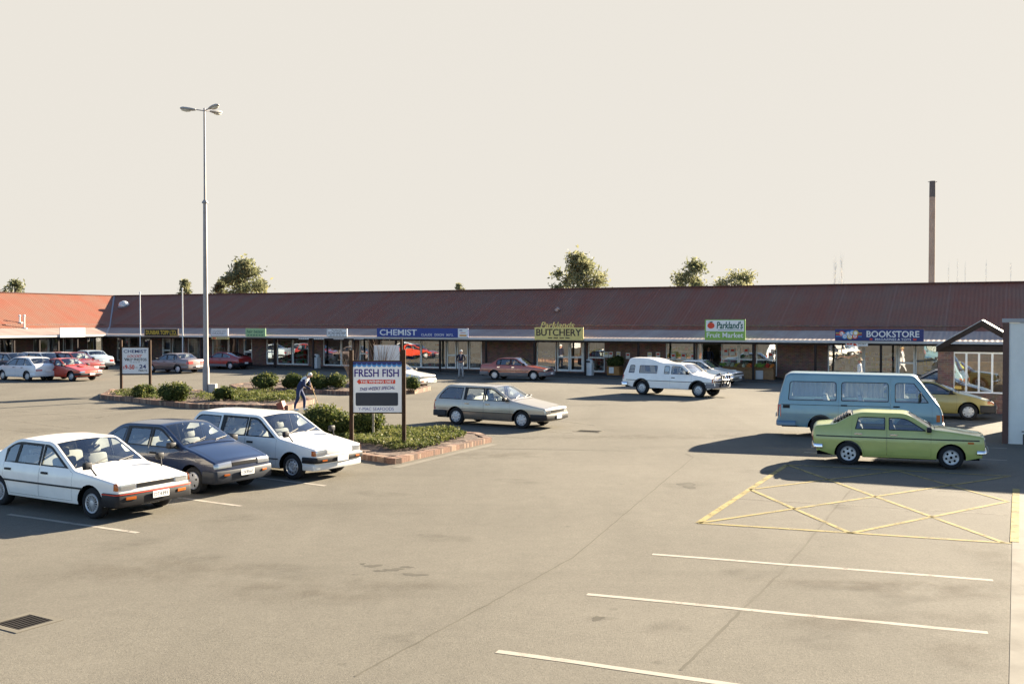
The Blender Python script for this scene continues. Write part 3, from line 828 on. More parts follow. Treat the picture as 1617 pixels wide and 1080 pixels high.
# ================================================================== shop buildings
def brick(name, c1, c2, mortar, sc_=1.0, coords='Object', rot=None):
    m, t, b = nmat(name); L = t.links; co = t.nodes.new('ShaderNodeTexCoord')
    mp = t.nodes.new('ShaderNodeMapping'); mp.inputs['Rotation'].default_value = rot or (R(90), 0, 0)
    L.new(co.outputs[coords], mp.inputs['Vector'])
    br = t.nodes.new('ShaderNodeTexBrick'); br.inputs['Scale'].default_value = sc_; br.inputs['Brick Width'].default_value = .23; br.inputs['Row Height'].default_value = .085
    br.inputs['Mortar Size'].default_value = .008; br.inputs['Color1'].default_value = (*c1, 1); br.inputs['Color2'].default_value = (*c2, 1); br.inputs['Mortar'].default_value = (*mortar, 1)
    L.new(mp.outputs[0], br.inputs['Vector']); 
    n = t.nodes.new('ShaderNodeTexNoise'); n.inputs['Scale'].default_value = 4; n.inputs['Detail'].default_value = 4; L.new(co.outputs[coords], n.inputs['Vector'])
    x = t.nodes.new('ShaderNodeMix'); x.data_type = 'RGBA'; x.blend_type = 'MULTIPLY'; x.inputs['Factor'].default_value = .6
    L.new(br.outputs['Color'], x.inputs['A']); L.new(n.outputs['Color'], x.inputs['B']); L.new(x.outputs['Result'], b.inputs['Base Color'])
    b.inputs['Roughness'].default_value = .9
    return m
M['brick'] = brick('dark_brick', (.30, .15, .11), (.17, .10, .085), (.26, .22, .19))
M['kerbbrick'] = brick('edging_brick', (.38, .19, .12), (.28, .15, .10), (.30, .24, .19), rot=(0, 0, 0))
def roofmat(name='corrugated_roof', pitch=.22, ca=(.205, .064, .035), cb=(.182, .088, .056)):
    m, t, b = nmat(name); L = t.links; co = t.nodes.new('ShaderNodeTexCoord')
    wv = t.nodes.new('ShaderNodeTexWave'); wv.wave_type = 'BANDS'; wv.bands_direction = 'X'; wv.inputs['Scale'].default_value = 1/pitch*.314159*1.0
    L.new(co.outputs['Object'], wv.inputs['Vector'])
    n = t.nodes.new('ShaderNodeTexNoise'); n.inputs['Scale'].default_value = .6; n.inputs['Detail'].default_value = 6; L.new(co.outputs['Object'], n.inputs['Vector'])
    n2 = t.nodes.new('ShaderNodeTexNoise'); n2.inputs['Scale'].default_value = 9; n2.inputs['Detail'].default_value = 3; L.new(co.outputs['Object'], n2.inputs['Vector'])
    mp = t.nodes.new('ShaderNodeMapping'); mp.inputs['Scale'].default_value = (1, .04, .04); L.new(co.outputs['Object'], mp.inputs['Vector'])
    n3 = t.nodes.new('ShaderNodeTexNoise'); n3.inputs['Scale'].default_value = 1.3; n3.inputs['Detail'].default_value = 3; L.new(mp.outputs[0], n3.inputs['Vector'])
    x = t.nodes.new('ShaderNodeMix'); x.data_type = 'RGBA'; x.inputs['A'].default_value = (*ca, 1); x.inputs['B'].default_value = (*cb, 1)
    a = t.nodes.new('ShaderNodeMath'); a.operation = 'ADD'; L.new(n.outputs['Fac'], a.inputs[0]); L.new(n3.outputs['Fac'], a.inputs[1])
    mr = t.nodes.new('ShaderNodeMapRange'); mr.inputs['From Min'].default_value = .75; mr.inputs['From Max'].default_value = 1.25; L.new(a.outputs[0], mr.inputs['Value']); L.new(mr.outputs[0], x.inputs['Factor'])
    y = t.nodes.new('ShaderNodeMix'); y.data_type = 'RGBA'; y.blend_type = 'MULTIPLY'; y.inputs['Factor'].default_value = 1
    mr2 = t.nodes.new('ShaderNodeMapRange'); mr2.inputs['To Min'].default_value = .8; mr2.inputs['To Max'].default_value = 1.15; L.new(n2.outputs['Fac'], mr2.inputs['Value'])
    L.new(x.outputs['Result'], y.inputs['A']); L.new(mr2.outputs[0], y.inputs['B']); L.new(y.outputs['Result'], b.inputs['Base Color'])
    # sheet laps every few metres
    sp = t.nodes.new('ShaderNodeSeparateXYZ'); L.new(co.outputs['Object'], sp.inputs[0]); md = t.nodes.new('ShaderNodeMath'); md.operation = 'PINGPONG'; md.inputs[1].default_value = 1.55; L.new(sp.outputs['X'], md.inputs[0])
    lt = t.nodes.new('ShaderNodeMath'); lt.operation = 'LESS_THAN'; lt.inputs[1].default_value = .05; L.new(md.outputs[0], lt.inputs[0])
    ms_ = t.nodes.new('ShaderNodeMath'); ms_.operation = 'MULTIPLY'; ms_.inputs[1].default_value = .10; L.new(lt.outputs[0], ms_.inputs[0])
    z_ = t.nodes.new('ShaderNodeMix'); z_.data_type = 'RGBA'; z_.inputs['B'].default_value = (.34, .25, .21, 1); L.new(ms_.outputs[0], z_.inputs['Factor']); L.new(y.outputs['Result'], z_.inputs['A']); L.new(z_.outputs['Result'], b.inputs['Base Color'])
    bp = t.nodes.new('ShaderNodeBump'); bp.inputs['Strength'].default_value = .9; bp.inputs['Distance'].default_value = .022
    L.new(wv.outputs['Fac'], bp.inputs['Height']); L.new(bp.outputs[0], b.inputs['Normal'])
    b.inputs['Roughness'].default_value = .65; b.inputs['Specular IOR Level'].default_value = .2
    return m
M['roof'] = roofmat(); M['vroof'] = roofmat('veranda_sunlit_corrugated', .26, (.25, .18, .155), (.31, .255, .22))  # paler veranda copy: sun grazing the flatter pitch is put into its colour
M['ridge'] = mat('ridge_flashing', (.11, .038, .032), .5)
M['gutter'] = mat('white_gutter', (.46, .45, .43), .5, var=.05)
M['valley'] = mat('valley_flashing', (.25, .25, .26), .4, metal=.4)
M['alu'] = mat('pale_aluminium', (.85, .84, .80), .5)
M['post'] = mat('dark_stained_timber', (.025, .017, .014), .8, var=.2)
M['soffit'] = mat('dark_soffit', (.16, .12, .10), .8)
M['shopin'] = mat('shop_interior', (.40, .35, .27), .9, var=.3, vscale=1.2)
M['shopglass'] = glassmat('shop_glass', (.74, .75, .73), .24, wob=.10)
M['paving'] = mat('shop_paving', (.085, .075, .065), .85, c2=(.06, .054, .048), vscale=3)

EV, VT, VZ, RT, RZ = 2.39, 3.1, 2.95, 9.35, 5.86
def row(root, x0, x1, feats, posts, valley_right=None, valley_left=None):
    """shop row in local coords: x along the frontage, y away from the viewer"""
    def lim(y): return (x0-(y if valley_left else 0), x1+(y if valley_right else 0))
    # roofs
    def sheet(name, ya, za, yb, zb, m):
        a0, a1 = lim(max(ya, 0)); b0, b1 = lim(max(yb, 0)); mb = MB()
        mb.add([(a0, ya, za), (a1, ya, za), (b1, yb, zb), (b0, yb, zb), (a0, ya, za-.04), (a1, ya, za-.04), (b1, yb, zb-.04), (b0, yb, zb-.04)],
               [(0, 1, 2, 3), (7, 6, 5, 4), (0, 4, 5, 1), (1, 5, 6, 2), (2, 6, 7, 3), (3, 7, 4, 0)])
        return mb.build(name, m, root)
    sheet('veranda_roof', -.12, EV+.02, VT, VZ, M['vroof']); sheet('roof', VT-.05, VZ+.02, RT, RZ, M['roof'])
    sheet('rear_roof', RT+.01, RZ-.01, RT+7, RZ-3, M['roof'])
    a0, a1 = lim(RT); mb = MB(); mb.box(a0, a1, RT-.16, RT+.16, RZ-.02, RZ+.035); mb.build('ridge_cap', M['ridge'], root)
    if valley_left:
        mb = MB()
        for (y0_, z0_), (y1_, z1_) in (((0, EV+.05), (VT, VZ+.05)), ((VT, VZ+.05), (RT, RZ+.04))):
            d = .12; mb.add([(x0-y0_-d, y0_, z0_), (x0-y0_+d, y0_, z0_), (x0-y1_+d, y1_, z1_), (x0-y1_-d, y1_, z1_)], [(0, 1, 2, 3)])
        mb.build('valley_flashing', M['valley'], root)
    mb = MB(); mb.box(x0, x1, -.26, -.125, EV-.12, EV+.03, bev=.02); mb.build('gutter', M['gutter'], root)
    mb = MB(); mb.box(x0, x1, -.10, .06, EV-.24, EV-.06); mb.build('veranda_beam', M['post'], root)
    mb = MB(); mb.add([(x0, -.1, EV-.05), (x1, -.1, EV-.05), (x1+(VT if valley_right else 0), VT, VZ-.08), (x0-(VT if valley_left else 0), VT, VZ-.08)], [(0, 1, 2, 3)]); mb.build('soffit', M['soffit'], root)
    for p in posts:
        mb = MB(); mb.box(p-.06, p+.06, -.08, .04, 0, EV-.06, bev=.01); mb.build('post', M['post'], root)
    # walls
    ZT, ZB = 2.16, .16
    feats = sorted(feats, key=lambda f: f[1]); xs0 = x0-(VT if valley_left else 0); xs1 = x1+(VT if valley_right else 0)
    mb = MB(); mb.box(xs0, xs1, VT, VT+.22, ZT, VZ)
    cur = xs0
    for f in feats:
        if f[1] > cur+.02: mb.box(cur, f[1], VT-.003, VT+.223, 0, ZT)
        mb.box(f[1], f[2], VT+.002, VT+.20, 0, ZB if f[0] != 'open' else .02); cur = max(cur, f[2])
    if cur < xs1: mb.box(cur, xs1, VT-.003, VT+.223, 0, ZT)
    mb.box(xs0, xs1, VT+.4, VT+.6, ZT+.1, VZ+.3)
    mb.build('brick_wall', M['brick'], root)
    mb = MB(); mb.box(xs0, xs1, RT+4, RT+4.2, 0, 4); mb.box(xs0, xs1, VT+.25, RT+4, 2.5, 2.6); mb.box(xs0, xs1, VT+5.2, VT+5.3, 0, 2.5); mb.box(xs0, xs1, VT+.25, VT+5.2, .14, .15)
    x = xs0
    while x < xs1: mb.box(x, x+.1, VT+.25, VT+5.2, .15, 2.5); x += 11
    mb.build('interior', M['shopin'], root)
    for f in feats:
        kind, a, b = f[:3]; opt = f[3] if len(f) > 3 else {}
        if kind == 'open': continue
        w = .07 if kind == 'win' else .10; fr = MB(); zt = ZT-.003; zb_ = ZB+.002; y0_, y1_ = VT+.05, VT+.13
        fr.box(a+.004, a+w, y0_, y1_, zb_, zt); fr.box(b-w, b-.004, y0_, y1_, zb_, zt); fr.box(a+w, b-w, y0_, y1_, zt-w, zt); fr.box(a+w, b-w, y0_, y1_, zb_, zb_+w*1.3)
        if kind == 'door': fr.box(a+w, b-w, y0_, y1_, 1.05, 1.16)
        for z in opt.get('rails', []): fr.box(a+w, b-w, y0_, y1_, z-.04, z+.04)
        for q in opt.get('mull', []): fr.box(a+(b-a)*q-.03, a+(b-a)*q+.03, y0_-.003, y1_+.003, zb_+w, zt-w)
        o = fr.build('door' if kind == 'door' else 'window', opt.get('frame', M['alu']), root)
        pn = MB(); pn.add([(a+w, VT+.09, zb_+.05), (b-w, VT+.09, zb_+.05), (b-w, VT+.09, zt-w), (a+w, VT+.09, zt-w)], [(0, 1, 2, 3)])
        pn.build('pane', opt.get('glass', M['shopglass']), o)
        if opt.get('lattice'):
            lt = MB(); n_ = int((b-a)/.17)
            for k in range(1, n_): lt.box(a+(b-a)*k/n_-.02, a+(b-a)*k/n_+.02, VT+.20, VT+.21, zb_+.1, zt-.25)
            for k in range(1, 12): lt.box(a+.1, b-.1, VT+.215, VT+.222, zb_+.1+k*.14, zb_+.16+k*.14)
            lt.build('security_lattice', M['white'], o)
        if opt.get('sill'):
            pass
s_c = ont(168, 530, 0)[0]
def S3(px): return ont(px, 560, VT)[0]
def S0(px): return ont(px, 560, 0)[0]
feats = []
def W_(a, b, **k): feats.append(('win', S3(a), S3(b), k))
def D_r(a, b, **k): feats.append(('door', S3(a), S3(b), k))
W_(184, 202.5); W_(202.7, 218); D_r(224, 237); D_r(255.5, 269); W_(271, 292, lattice=1); W_(296, 315, lattice=1)
W_(334.7, 360); W_(360.3, 377); D_r(384, 398); D_r(420, 433.5); W_(436.7, 461.5); W_(461.8, 487)
W_(510, 538); W_(538.3, 556); D_r(567, 582); W_(600, 633); W_(634, 664); W_(664.3, 704); D_r(704.5, 720); D_r(720.5, 739); W_(740, 761)
W_(847, 878); D_r(879, 899); D_r(899.4, 920); W_(920.4, 926); W_(928, 954.6, rails=[1.1]); W_(1051, 1099, rails=[1.1]); W_(1101, 1109, rails=[1.1])
feats.append(('open', S3(1109.3), S3(1138)))
W_(1138.5, 1166, rails=[1.15]); W_(1166.4, 1191.5, rails=[1.15]); W_(1193.5, 1227, rails=[1.15])
W_(1307, 1363.5); W_(1364, 1417); D_r(1417.5, 1445); W_(1445.5, 1500)
b0, b1 = S0(695), S0(1287.7); bay = (b1-b0)/7
posts = [b0+bay*k for k in range(-6, 9)]
main = thing('shop_building', 'long row of brick shops under a red corrugated roof across the back', 'building', P0, -TH)
x_end = S0(1617)+14
row(main, s_c, x_end, feats, posts, valley_left=True)
# left wing: local x runs away from the viewer (along N), y runs to the left (-U)
wing = thing('shop_wing', 'left wing of brick shops with its corrugated red roof in full sun', 'building', P0+U*s_c, math.pi/2-TH)
def wx(px, py=560, t=0):
    """pixel -> local x on the wing plane at local y = t"""
    d = ray(px, py); q = P0+U*s_c-U*t; k = (q-Vector((0, 0, CAMH))).dot(U)/d.dot(U); p = Vector((0, 0, CAMH))+d*k
    return (p-q).dot(N), p.z
f2 = []
def F2(kind, a, b, **k): f2.append((kind, wx(a, 560, VT)[0], wx(b, 560, VT)[0], k))
F2('win', -60, -20); F2('win', 0, 21); F2('win', 53, 77, ); F2('win', 77.3, 102); F2('door', 103, 116); F2('win', 138, 150, rails=[1.0]); F2('win', 150.3, 163)
row(wing, wx(-140)[0]-15, 0, f2, [wx(p)[0] for p in (22, 62, 92, 122, 150)], valley_right=True)
mb = MB(); mb.box(s_c-3, x_end, -1.0, VT, .001, .09); mb.build('paving', M['paving'], main)
mb = MB(); mb.box(wx(-140)[0]-15, -1.0, -1.0, VT, .001, .092); mb.build('paving', M['paving'], wing)
sys_shops = None

# roof fittings
def roofpt(px, py):
    d = ray(px, py); sl = (RZ-VZ)/(RT-VT)
    # z = VZ+sl*(t-VT)
    t0 = -P0.dot(N); A = d.z-sl*d.dot(N); B = VZ+sl*(t0-VT)-CAMH; k = B/A
    return Vector((0, 0, CAMH))+d*k
RA = math.atan2(RZ-VZ, RT-VT)
p = roofpt(196, 484)
o = thing('roof_skylight', 'clear domed skylight on the dark red roof beside the valley', 'skylight', p, -TH)
m4 = Matrix.Rotation(RA, 4, 'X')
mb = MB(); mb.lathe([(.50, 0), (.50, .14), (.44, .16)], 20, 0, m4); mb.build('curb', M['valley'], o)
mb = MB(); mb.lathe([(.45, .14), (.42, .28), (.30, .42), (.15, .49), (.001, .51)], 20, 0, m4); mb.build('dome', mat('skylight_dome', (.5, .5, .48), .25, coat=1), o, smooth=60)
p = roofpt(878, 492)
mb = MB(); mb.lathe([(.14, 0), (.14, .22), (.20, .24), (.001, .34)], 12, 0, Matrix.Rotation(R(35), 4, 'Y')); tag(mb.build('roof_vent', mat('bare_zinc', (.30, .22, .20), .5), loc=p, smooth=40), 'small pale metal vent on the roof above the butchery sign', 'vent')
def wingroof(px, py):
    d = ray(px, py); sl = (RZ-VZ)/(RT-VT); q = P0+U*s_c; o_ = Vector((0, 0, CAMH))
    A = d.z-sl*d.dot(-U); B = VZ+sl*((o_-q).dot(-U)-VT)-CAMH; k = B/A
    return o_+d*k
for (px, py, h, lb) in ((38.5, 519, 1.0, 'taller white flue pipe standing on the sunlit roof of the left wing'), (31, 510, .55, 'shorter pale flue pipe standing on the sunlit roof of the left wing')):
    p = wingroof(px, py); o = thing('flue_pipe', lb, 'flue', p, 0, 'flue pipes on the left wing roof')
    mb = MB(); mb.lathe([(.055, -.1), (.055, h)], 12); mb.lathe([(.09, h-.05), (.09, h+.06), (.001, h+.1)], 12); mb.build('pipe', M['white'], o, smooth=40)
    mb = MB(); mb.box(-.2, .2, -.14, .14, -.04, .06); mb.build('flashing', M['gutter'], o)
# flag poles at the eave
for px, top, lb in ((221, 463, 'slim white pole left of the black and yellow shop sign'), (288, 457, 'slim white pole right of the black and yellow shop sign')):
    s, z = ont(px, top, -.35); p = P0+U*s-N*.35; o = thing('eave_pole', lb, 'pole', (p.x, p.y, 0), 0, 'slim white poles standing at the eave')
    mb = MB(); mb.lathe([(.055, 0), (.05, 2.6), (.04, z)], 10); mb.build('pole', M['white'], o, smooth=50)
    mb = MB(); mb.lathe([(.07, z), (.07, z+.06), (.001, z+.12)], 10); mb.box(-.04, .04, .03, .2, EV-.09, EV-.05); mb.build('finial', M['white'], o)

# ================================================================== shop signs
M['sBlack'] = mat('sign_black', (.018, .015, .014), .5); M['sYel'] = mat('sign_yellow', (.55, .38, .04), .5); M['sCream'] = mat('sign_butter_yellow', (.62, .50, .17), .5, var=.04)
M['sBrown'] = mat('sign_brown', (.05, .03, .022), .5); M['sGreen'] = mat('sign_pale_green', (.28, .44, .22), .5); M['sDkGreen'] = mat('sign_dark_green', (.02, .10, .07), .5)
M['sBlue'] = mat('sign_blue', (.022, .045, .21), .45); M['sNavy'] = mat('sign_navy', (.02, .03, .13), .45); M['sWhite'] = mat('sign_white', (.66, .66, .64), .5, var=.04)
M['sRed'] = mat('sign_red', (.55, .05, .02), .5); M['sLime'] = mat('sign_lime', (.20, .36, .06), .5); M['sSky'] = mat('sign_wave_blue', (.05, .22, .48), .5)
M['sGrey'] = mat('sign_grey_lettering', (.18, .18, .17), .5); M['sOrange'] = mat('sign_orange', (.60, .25, .03), .5); M['sPurple'] = mat('sign_violet', (.035, .02, .16), .5)
def shopsign(px0, py0, px1, py1, label, m, t=-.34, frame=None, plane='main', name='shop_sign', thick=.08, group='shop signs along the eave'):
    if plane == 'main':
        s0, z1 = ont(px0, py0, t); s1, _ = ont(px1, py0, t); _, z0 = ont((px0+px1)/2, py1, t); _, z1 = ont((px0+px1)/2, py0, t)
        p = P0+U*((s0+s1)/2)+N*t; rz = -TH
    else:
        s0, _ = wx(px0, py0, t); s1, _ = wx(px1, py0, t); _, z1 = wx((px0+px1)/2, py0, t); _, z0 = wx((px0+px1)/2, py1, t)
        p = P0+U*s_c-U*t+N*((s0+s1)/2); rz = math.pi/2-TH
    p.z = z0; w_, h_ = s1-s0, z1-z0
    o = thing(name, label, 'sign', p, rz, group)
    mb = MB(); mb.box(-w_/2, w_/2, 0, thick, 0, h_, 0, bev=.012); mb.build('board', m, o)
    if frame:
        mb = MB(); f = .045
        for a in ((-w_/2, w_/2, 0, f), (-w_/2, w_/2, h_-f, h_), (-w_/2, -w_/2+f, f, h_-f), (w_/2-f, w_/2, f, h_-f)): mb.box(a[0], a[1], -.02, .002, a[2], a[3])
        mb.build('frame', frame, o)
    mb = MB()
    for x in (-w_*.4, w_*.4): mb.box(x-.02, x+.02, thick, thick+.12, .05, .12)
    mb.build('bracket', M['darkm'], o)
    return o, w_, h_
def lettering(o, w, h, txt, a, b, c, d, m, bold=.02, shear=0, y=-.006, name='lettering'):
    mb = text_mb(txt, -w/2+a*w, -w/2+b*w, c*h, d*h, y, bold, shear); return mb.build(name, m, o)
def panel(o, w, h, a, b, c, d, m, y=-.004, name='panel', th=.003):
    mb = MB(); mb.box(-w/2+a*w, -w/2+b*w, y, y+th, c*h, d*h); return mb.build(name, m, o)
o, w_, h_ = shopsign(95, 517.5, 134.5, 532.5, 'blank looking white sign board on the eave of the sunlit left wing', M['sWhite'], plane='wing')
for k in range(4): panel(o, w_, h_, .55, .70, .25+.14*k, .31+.14*k, M['sGrey'] if k % 2 else M['sLime'], name='faint_print'); panel(o, w_, h_, .80, .87, .22+.14*k, .28+.14*k, M['sGrey'], name='faint_print')
o, w_, h_ = shopsign(228, 519, 281.5, 531.3, 'black sign with yellow lettering DUNBAR TOPP LTD', M['sBlack'], frame=mat('tan_frame', (.35, .25, .17), .6))
lettering(o, w_, h_, 'DUNBAR TOPP LTD.', .05, .95, .24, .78, M['sYel'], .03); panel(o, w_, h_, .76, .96, .12, .17, M['sYel'])
o, w_, h_ = shopsign(333, 518.5, 360, 531, 'white sign with grey two-line lettering CHILDRENS WEAR and DRAPERY', M['sWhite'], frame=M['gutter'])
lettering(o, w_, h_, 'CHILDRENS WEAR', .1, .9, .55, .74, M['sGrey'], .01); lettering(o, w_, h_, 'DRAPERY', .1, .88, .24, .46, M['sGrey'], .01)
o, w_, h_ = shopsign(334, 532.2, 362, 535.8, 'thin yellow strip sign hanging under the white drapery sign', M['sCream'], t=-.3, thick=.03)
panel(o, w_, h_, .05, .25, .2, .8, M['sRed'])
for k in range(5): panel(o, w_, h_, .32+.12*k, .40+.12*k, .3, .7, M['sGrey'], name='faint_print')
o, w_, h_ = shopsign(387.5, 518.5, 419, 532, 'pale green sign lettered hair bazaar', M['sGreen'])
lettering(o, w_, h_, 'hair bazaar', .08, .92, .46, .84, M['sDkGreen'], .01)
for k in range(6): panel(o, w_, h_, .10+.14*k, .20+.14*k, .14, .26, M['sDkGreen'], name='faint_print')
for px, lb in ((471.5, 'small white plate under the gutter, leftmost of four, above the green window'), (495.5, 'small white plate under the gutter, second of four, above the white litter bin'),
               (526.5, 'small white plate under the gutter, third of four, below the second hand shop sign'), (558.5, 'small white plate under the gutter, rightmost of four, left of the blue chemist sign')):
    o, w_, h_ = shopsign(px, 532.6, px+16, 536, lb, M['sWhite'], t=-.2, thick=.02, group='small white plates under the gutter', name='name_plate')
    for k in range(4): panel(o, w_, h_, .12+.2*k, .24+.2*k, .3, .7, M['sGrey'], name='faint_print')
o, w_, h_ = shopsign(516, 519, 548, 531.5, 'white sign with dark lettering SECOND HAND SHOP', M['sWhite'], frame=M['gutter'])
lettering(o, w_, h_, 'SECOND HAND SHOP', .07, .93, .27, .6, M['ink'], .01); lettering(o, w_, h_, 'Parklands', .25, .75, .68, .88, M['sGrey'])
for k in range(5): panel(o, w_, h_, .15+.15*k, .25+.15*k, .1, .18, M['sGrey'], name='faint_print')
o, w_, h_ = shopsign(595, 518.5, 739, 532.6, 'long blue sign with bold white lettering CHEMIST', M['sBlue'])
lettering(o, w_, h_, 'CHEMIST', .035, .45, .2, .86, M['sWhite'], .035)
lettering(o, w_, h_, 'CLAUDE   DIXON   M.P.S.', .50, .845, .16, .42, M['sWhite'], .015)
panel(o, w_, h_, .895, 1.0, 0.01, .99, M['sWhite']); panel(o, w_, h_, .91, .985, .15, .32, M['sOrange'], -.007); panel(o, w_, h_, .91, .94, .74, .84, M['sBlue'], -.007)
panel(o, w_, h_, .92, .975, .5, .56, M['sRed'], -.007)
o, w_, h_ = shopsign(844, 517, 921, 537, 'yellow butchery sign topped by script lettering Parklands', M['sCream'])
lettering(o, w_, h_, 'BUTCHERY', .04, .96, .33, .88, M['sBrown'], .035)
for k in range(4): panel(o, w_, h_, .28+.12*k, .37+.12*k, .13, .21, M['sBrown'], name='faint_print')
mb = text_mb('Parklands', -w_/2+.12*w_, -w_/2+.82*w_, h_*.95, h_*1.42, .03, .02, .3); v0 = mb.v[:]; mb.v = [(x, y-.02, z) for x, y, z in v0]; mb.add(v0, mb.f[:], 0)
mb.build('script_lettering', M['sCream'], o)
o, w_, h_ = shopsign(1113, 504.5, 1177, 537, 'tall green and white Fruit Market sign with a red tomato emblem', M['sLime'])
panel(o, w_, h_, .03, .97, .42, .96, M['sWhite']); lettering(o, w_, h_, 'Fruit Market', .05, .95, .12, .36, M['sWhite'], .03)
lettering(o, w_, h_, "Parkland's", .30, .94, .55, .90, M['sDkGreen'], .04, .15, y=-.009); panel(o, w_, h_, .33, .93, .49, .51, M['sDkGreen'], -.009)
mb = MB(); pts_ = [(math.cos(k/16*2*math.pi), math.sin(k/16*2*math.pi)) for k in range(16)]
mb.prism([(-w_/2+(.155+.09*a)*w_, (.70+.15*b)*h_) for a, b in pts_], -.010, -.004); mb.build('red_fruit_emblem', M['sRed'], o)
mb = MB(); mb.prism([(-w_/2+.09*w_, .87*h_), (-w_/2+.155*w_, .84*h_), (-w_/2+.22*w_, .88*h_), (-w_/2+.17*w_, .91*h_)], -.014, -.008); mb.build('leaf_emblem', M['sDkGreen'], o)
o, w_, h_ = shopsign(1318.5, 520, 1459, 538.5, 'long navy sign with white lettering BOOKSTORE and lotto balls', M['sNavy'])
lettering(o, w_, h_, 'BOOKSTORE', .365, .95, .33, .86, M['sWhite'], .035); lettering(o, w_, h_, 'MAGAZINES & TOYS', .46, .86, .05, .24, M['sWhite'], .01)
panel(o, w_, h_, .40, .43, .08, .22, M['sRed']); panel(o, w_, h_, .885, .92, .08, .22, M['sRed'])
for k, m_ in enumerate((M['sYel'], M['sRed'], M['sSky'])): panel(o, w_, h_, .01, .31, .62-.14*k, .70-.14*k, m_)
for k, (a, z, ch, m_) in enumerate(((.078, .62, 'L', M['sRed']), (.115, .38, 'O', M['sSky']), (.155, .60, '', M['sSky']), (.175, .36, 'T', M['sYel']), (.20, .68, 'T', M['sSky']), (.232, .40, 'O', M['sRed']), (.24, .68, '', M['sYel']))):
    cx = -w_/2+a*w_; cz = z*h_; rr = .24*h_
    mb = MB(); mb.prism([(cx+p_*rr, cz+q_*rr) for p_, q_ in pts_], -.010-.002*k, -.004-.002*k); ob = mb.build('lotto_ball', m_, o)
    mb = MB(); mb.prism([(cx+p_*rr*.66, cz+q_*rr*.66) for p_, q_ in pts_], -.012-.002*k, -.0105-.002*k); mb.build('ball_face', M['sWhite'], ob)
    if ch: text_mb(ch, cx-rr*.32, cx+rr*.32, cz-rr*.4, cz+rr*.4, -.0145-.002*k, .04).build('lettering', m_, ob)
o, w_, h_ = shopsign(1335.5, 538.6, 1370.5, 546.6, 'small white and red POST sign hanging under the bookstore sign', M['sWhite'], t=-.2, thick=.05)
lettering(o, w_, h_, 'POST', .58, .92, .3, .66, M['ink'], .03); panel(o, w_, h_, .04, .30, .25, .75, M['sRed'])
mb = MB(); mb.prism([(-w_/2+.34*w_, .1*h_), (-w_/2+.52*w_, .1*h_), (-w_/2+.36*w_, .95*h_)], -.006, -.002); mb.build('arrow_emblem', M['sRed'], o)
mb = MB(); mb.prism([(-w_/2+.08*w_, .68*h_), (-w_/2+.26*w_, .68*h_), (-w_/2+.17*w_, .42*h_)], -.009, -.0045); mb.build('envelope_emblem', M['sWhite'], o)
# ================================================================== porch, near wall, chimney
pz = 39.0
pl_ = AT(1481, pz+1.2); # front left corner of the brick kiosk
def pc(px, depth_t):  # s on porch front plane
    d = ray(px, 560); k = (depth_t+P0.dot(N))/d.dot(N); p = Vector((0, 0, CAMH))+d*k; return (p-P0).dot(U)
pt = (AT(1505, pz)-P0).dot(N)
sL, sB, sR = pc(1481, pt), pc(1506, pt), pc(1640, pt)
def PZ(px, py): return ont(px, py, pt)[1]
kiosk = thing('brick_kiosk', 'small brick kiosk with a gabled roof and white framed windows at the right', 'building', P0+U*sL+N*pt, -TH)
Lk = sR-sL; zs_, zt_ = PZ(1540, 621), PZ(1540, 556); D_k = 3.2
mb = MB(); a = sB-sL
mb.box(0, a, 0, .25, 0, zt_); mb.box(a, Lk, .003, .25, 0, zs_-.02); mb.box(-.0, .25, .25, D_k, 0, zt_); mb.box(Lk-.25, Lk, .25, D_k, 0, zt_); mb.box(.25, Lk-.25, D_k-.25, D_k, 0, zt_)
mb.build('brick_wall', M['brick'], kiosk)
mb = MB(); mb.box(-.05, Lk+.05, -.02, .2, zt_+.003, zt_+.22); mb.build('lintel', M['post'], kiosk)
gx = [a, S0(1)]; cols = [pc(p_, pt)-sL for p_ in (1506, 1526, 1546, 1567, 1588, 1610, 1632)]
for c0, c1 in zip(cols[:-1], cols[1:]):
    f = .035; mb = MB(); y0_, y1_ = .05, .12
    mb.box(c0+.002, c0+f, y0_, y1_, zs_, zt_); mb.box(c1-f, c1-.002, y0_, y1_, zs_, zt_); mb.box(c0+f, c1-f, y0_, y1_, zs_, zs_+.06); mb.box(c0+f, c1-f, y0_, y1_, zt_-.06, zt_)
    o = mb.build('window', M['alu'], kiosk)
    mb = MB(); mb.add([(c0+f, .08, zs_+.05), (c1-f, .08, zs_+.05), (c1-f, .08, zt_-.05), (c0+f, .08, zt_-.05)], [(0, 1, 2, 3)]); mb.build('pane', M['shopglass'], o)
ax, az = pc(1550, pt-.3)-sL, ont(1550, 505, pt-.3)[1]; ex, ez = pc(1478, pt-.3)-sL, ont(1478, 546, pt-.3)[1]
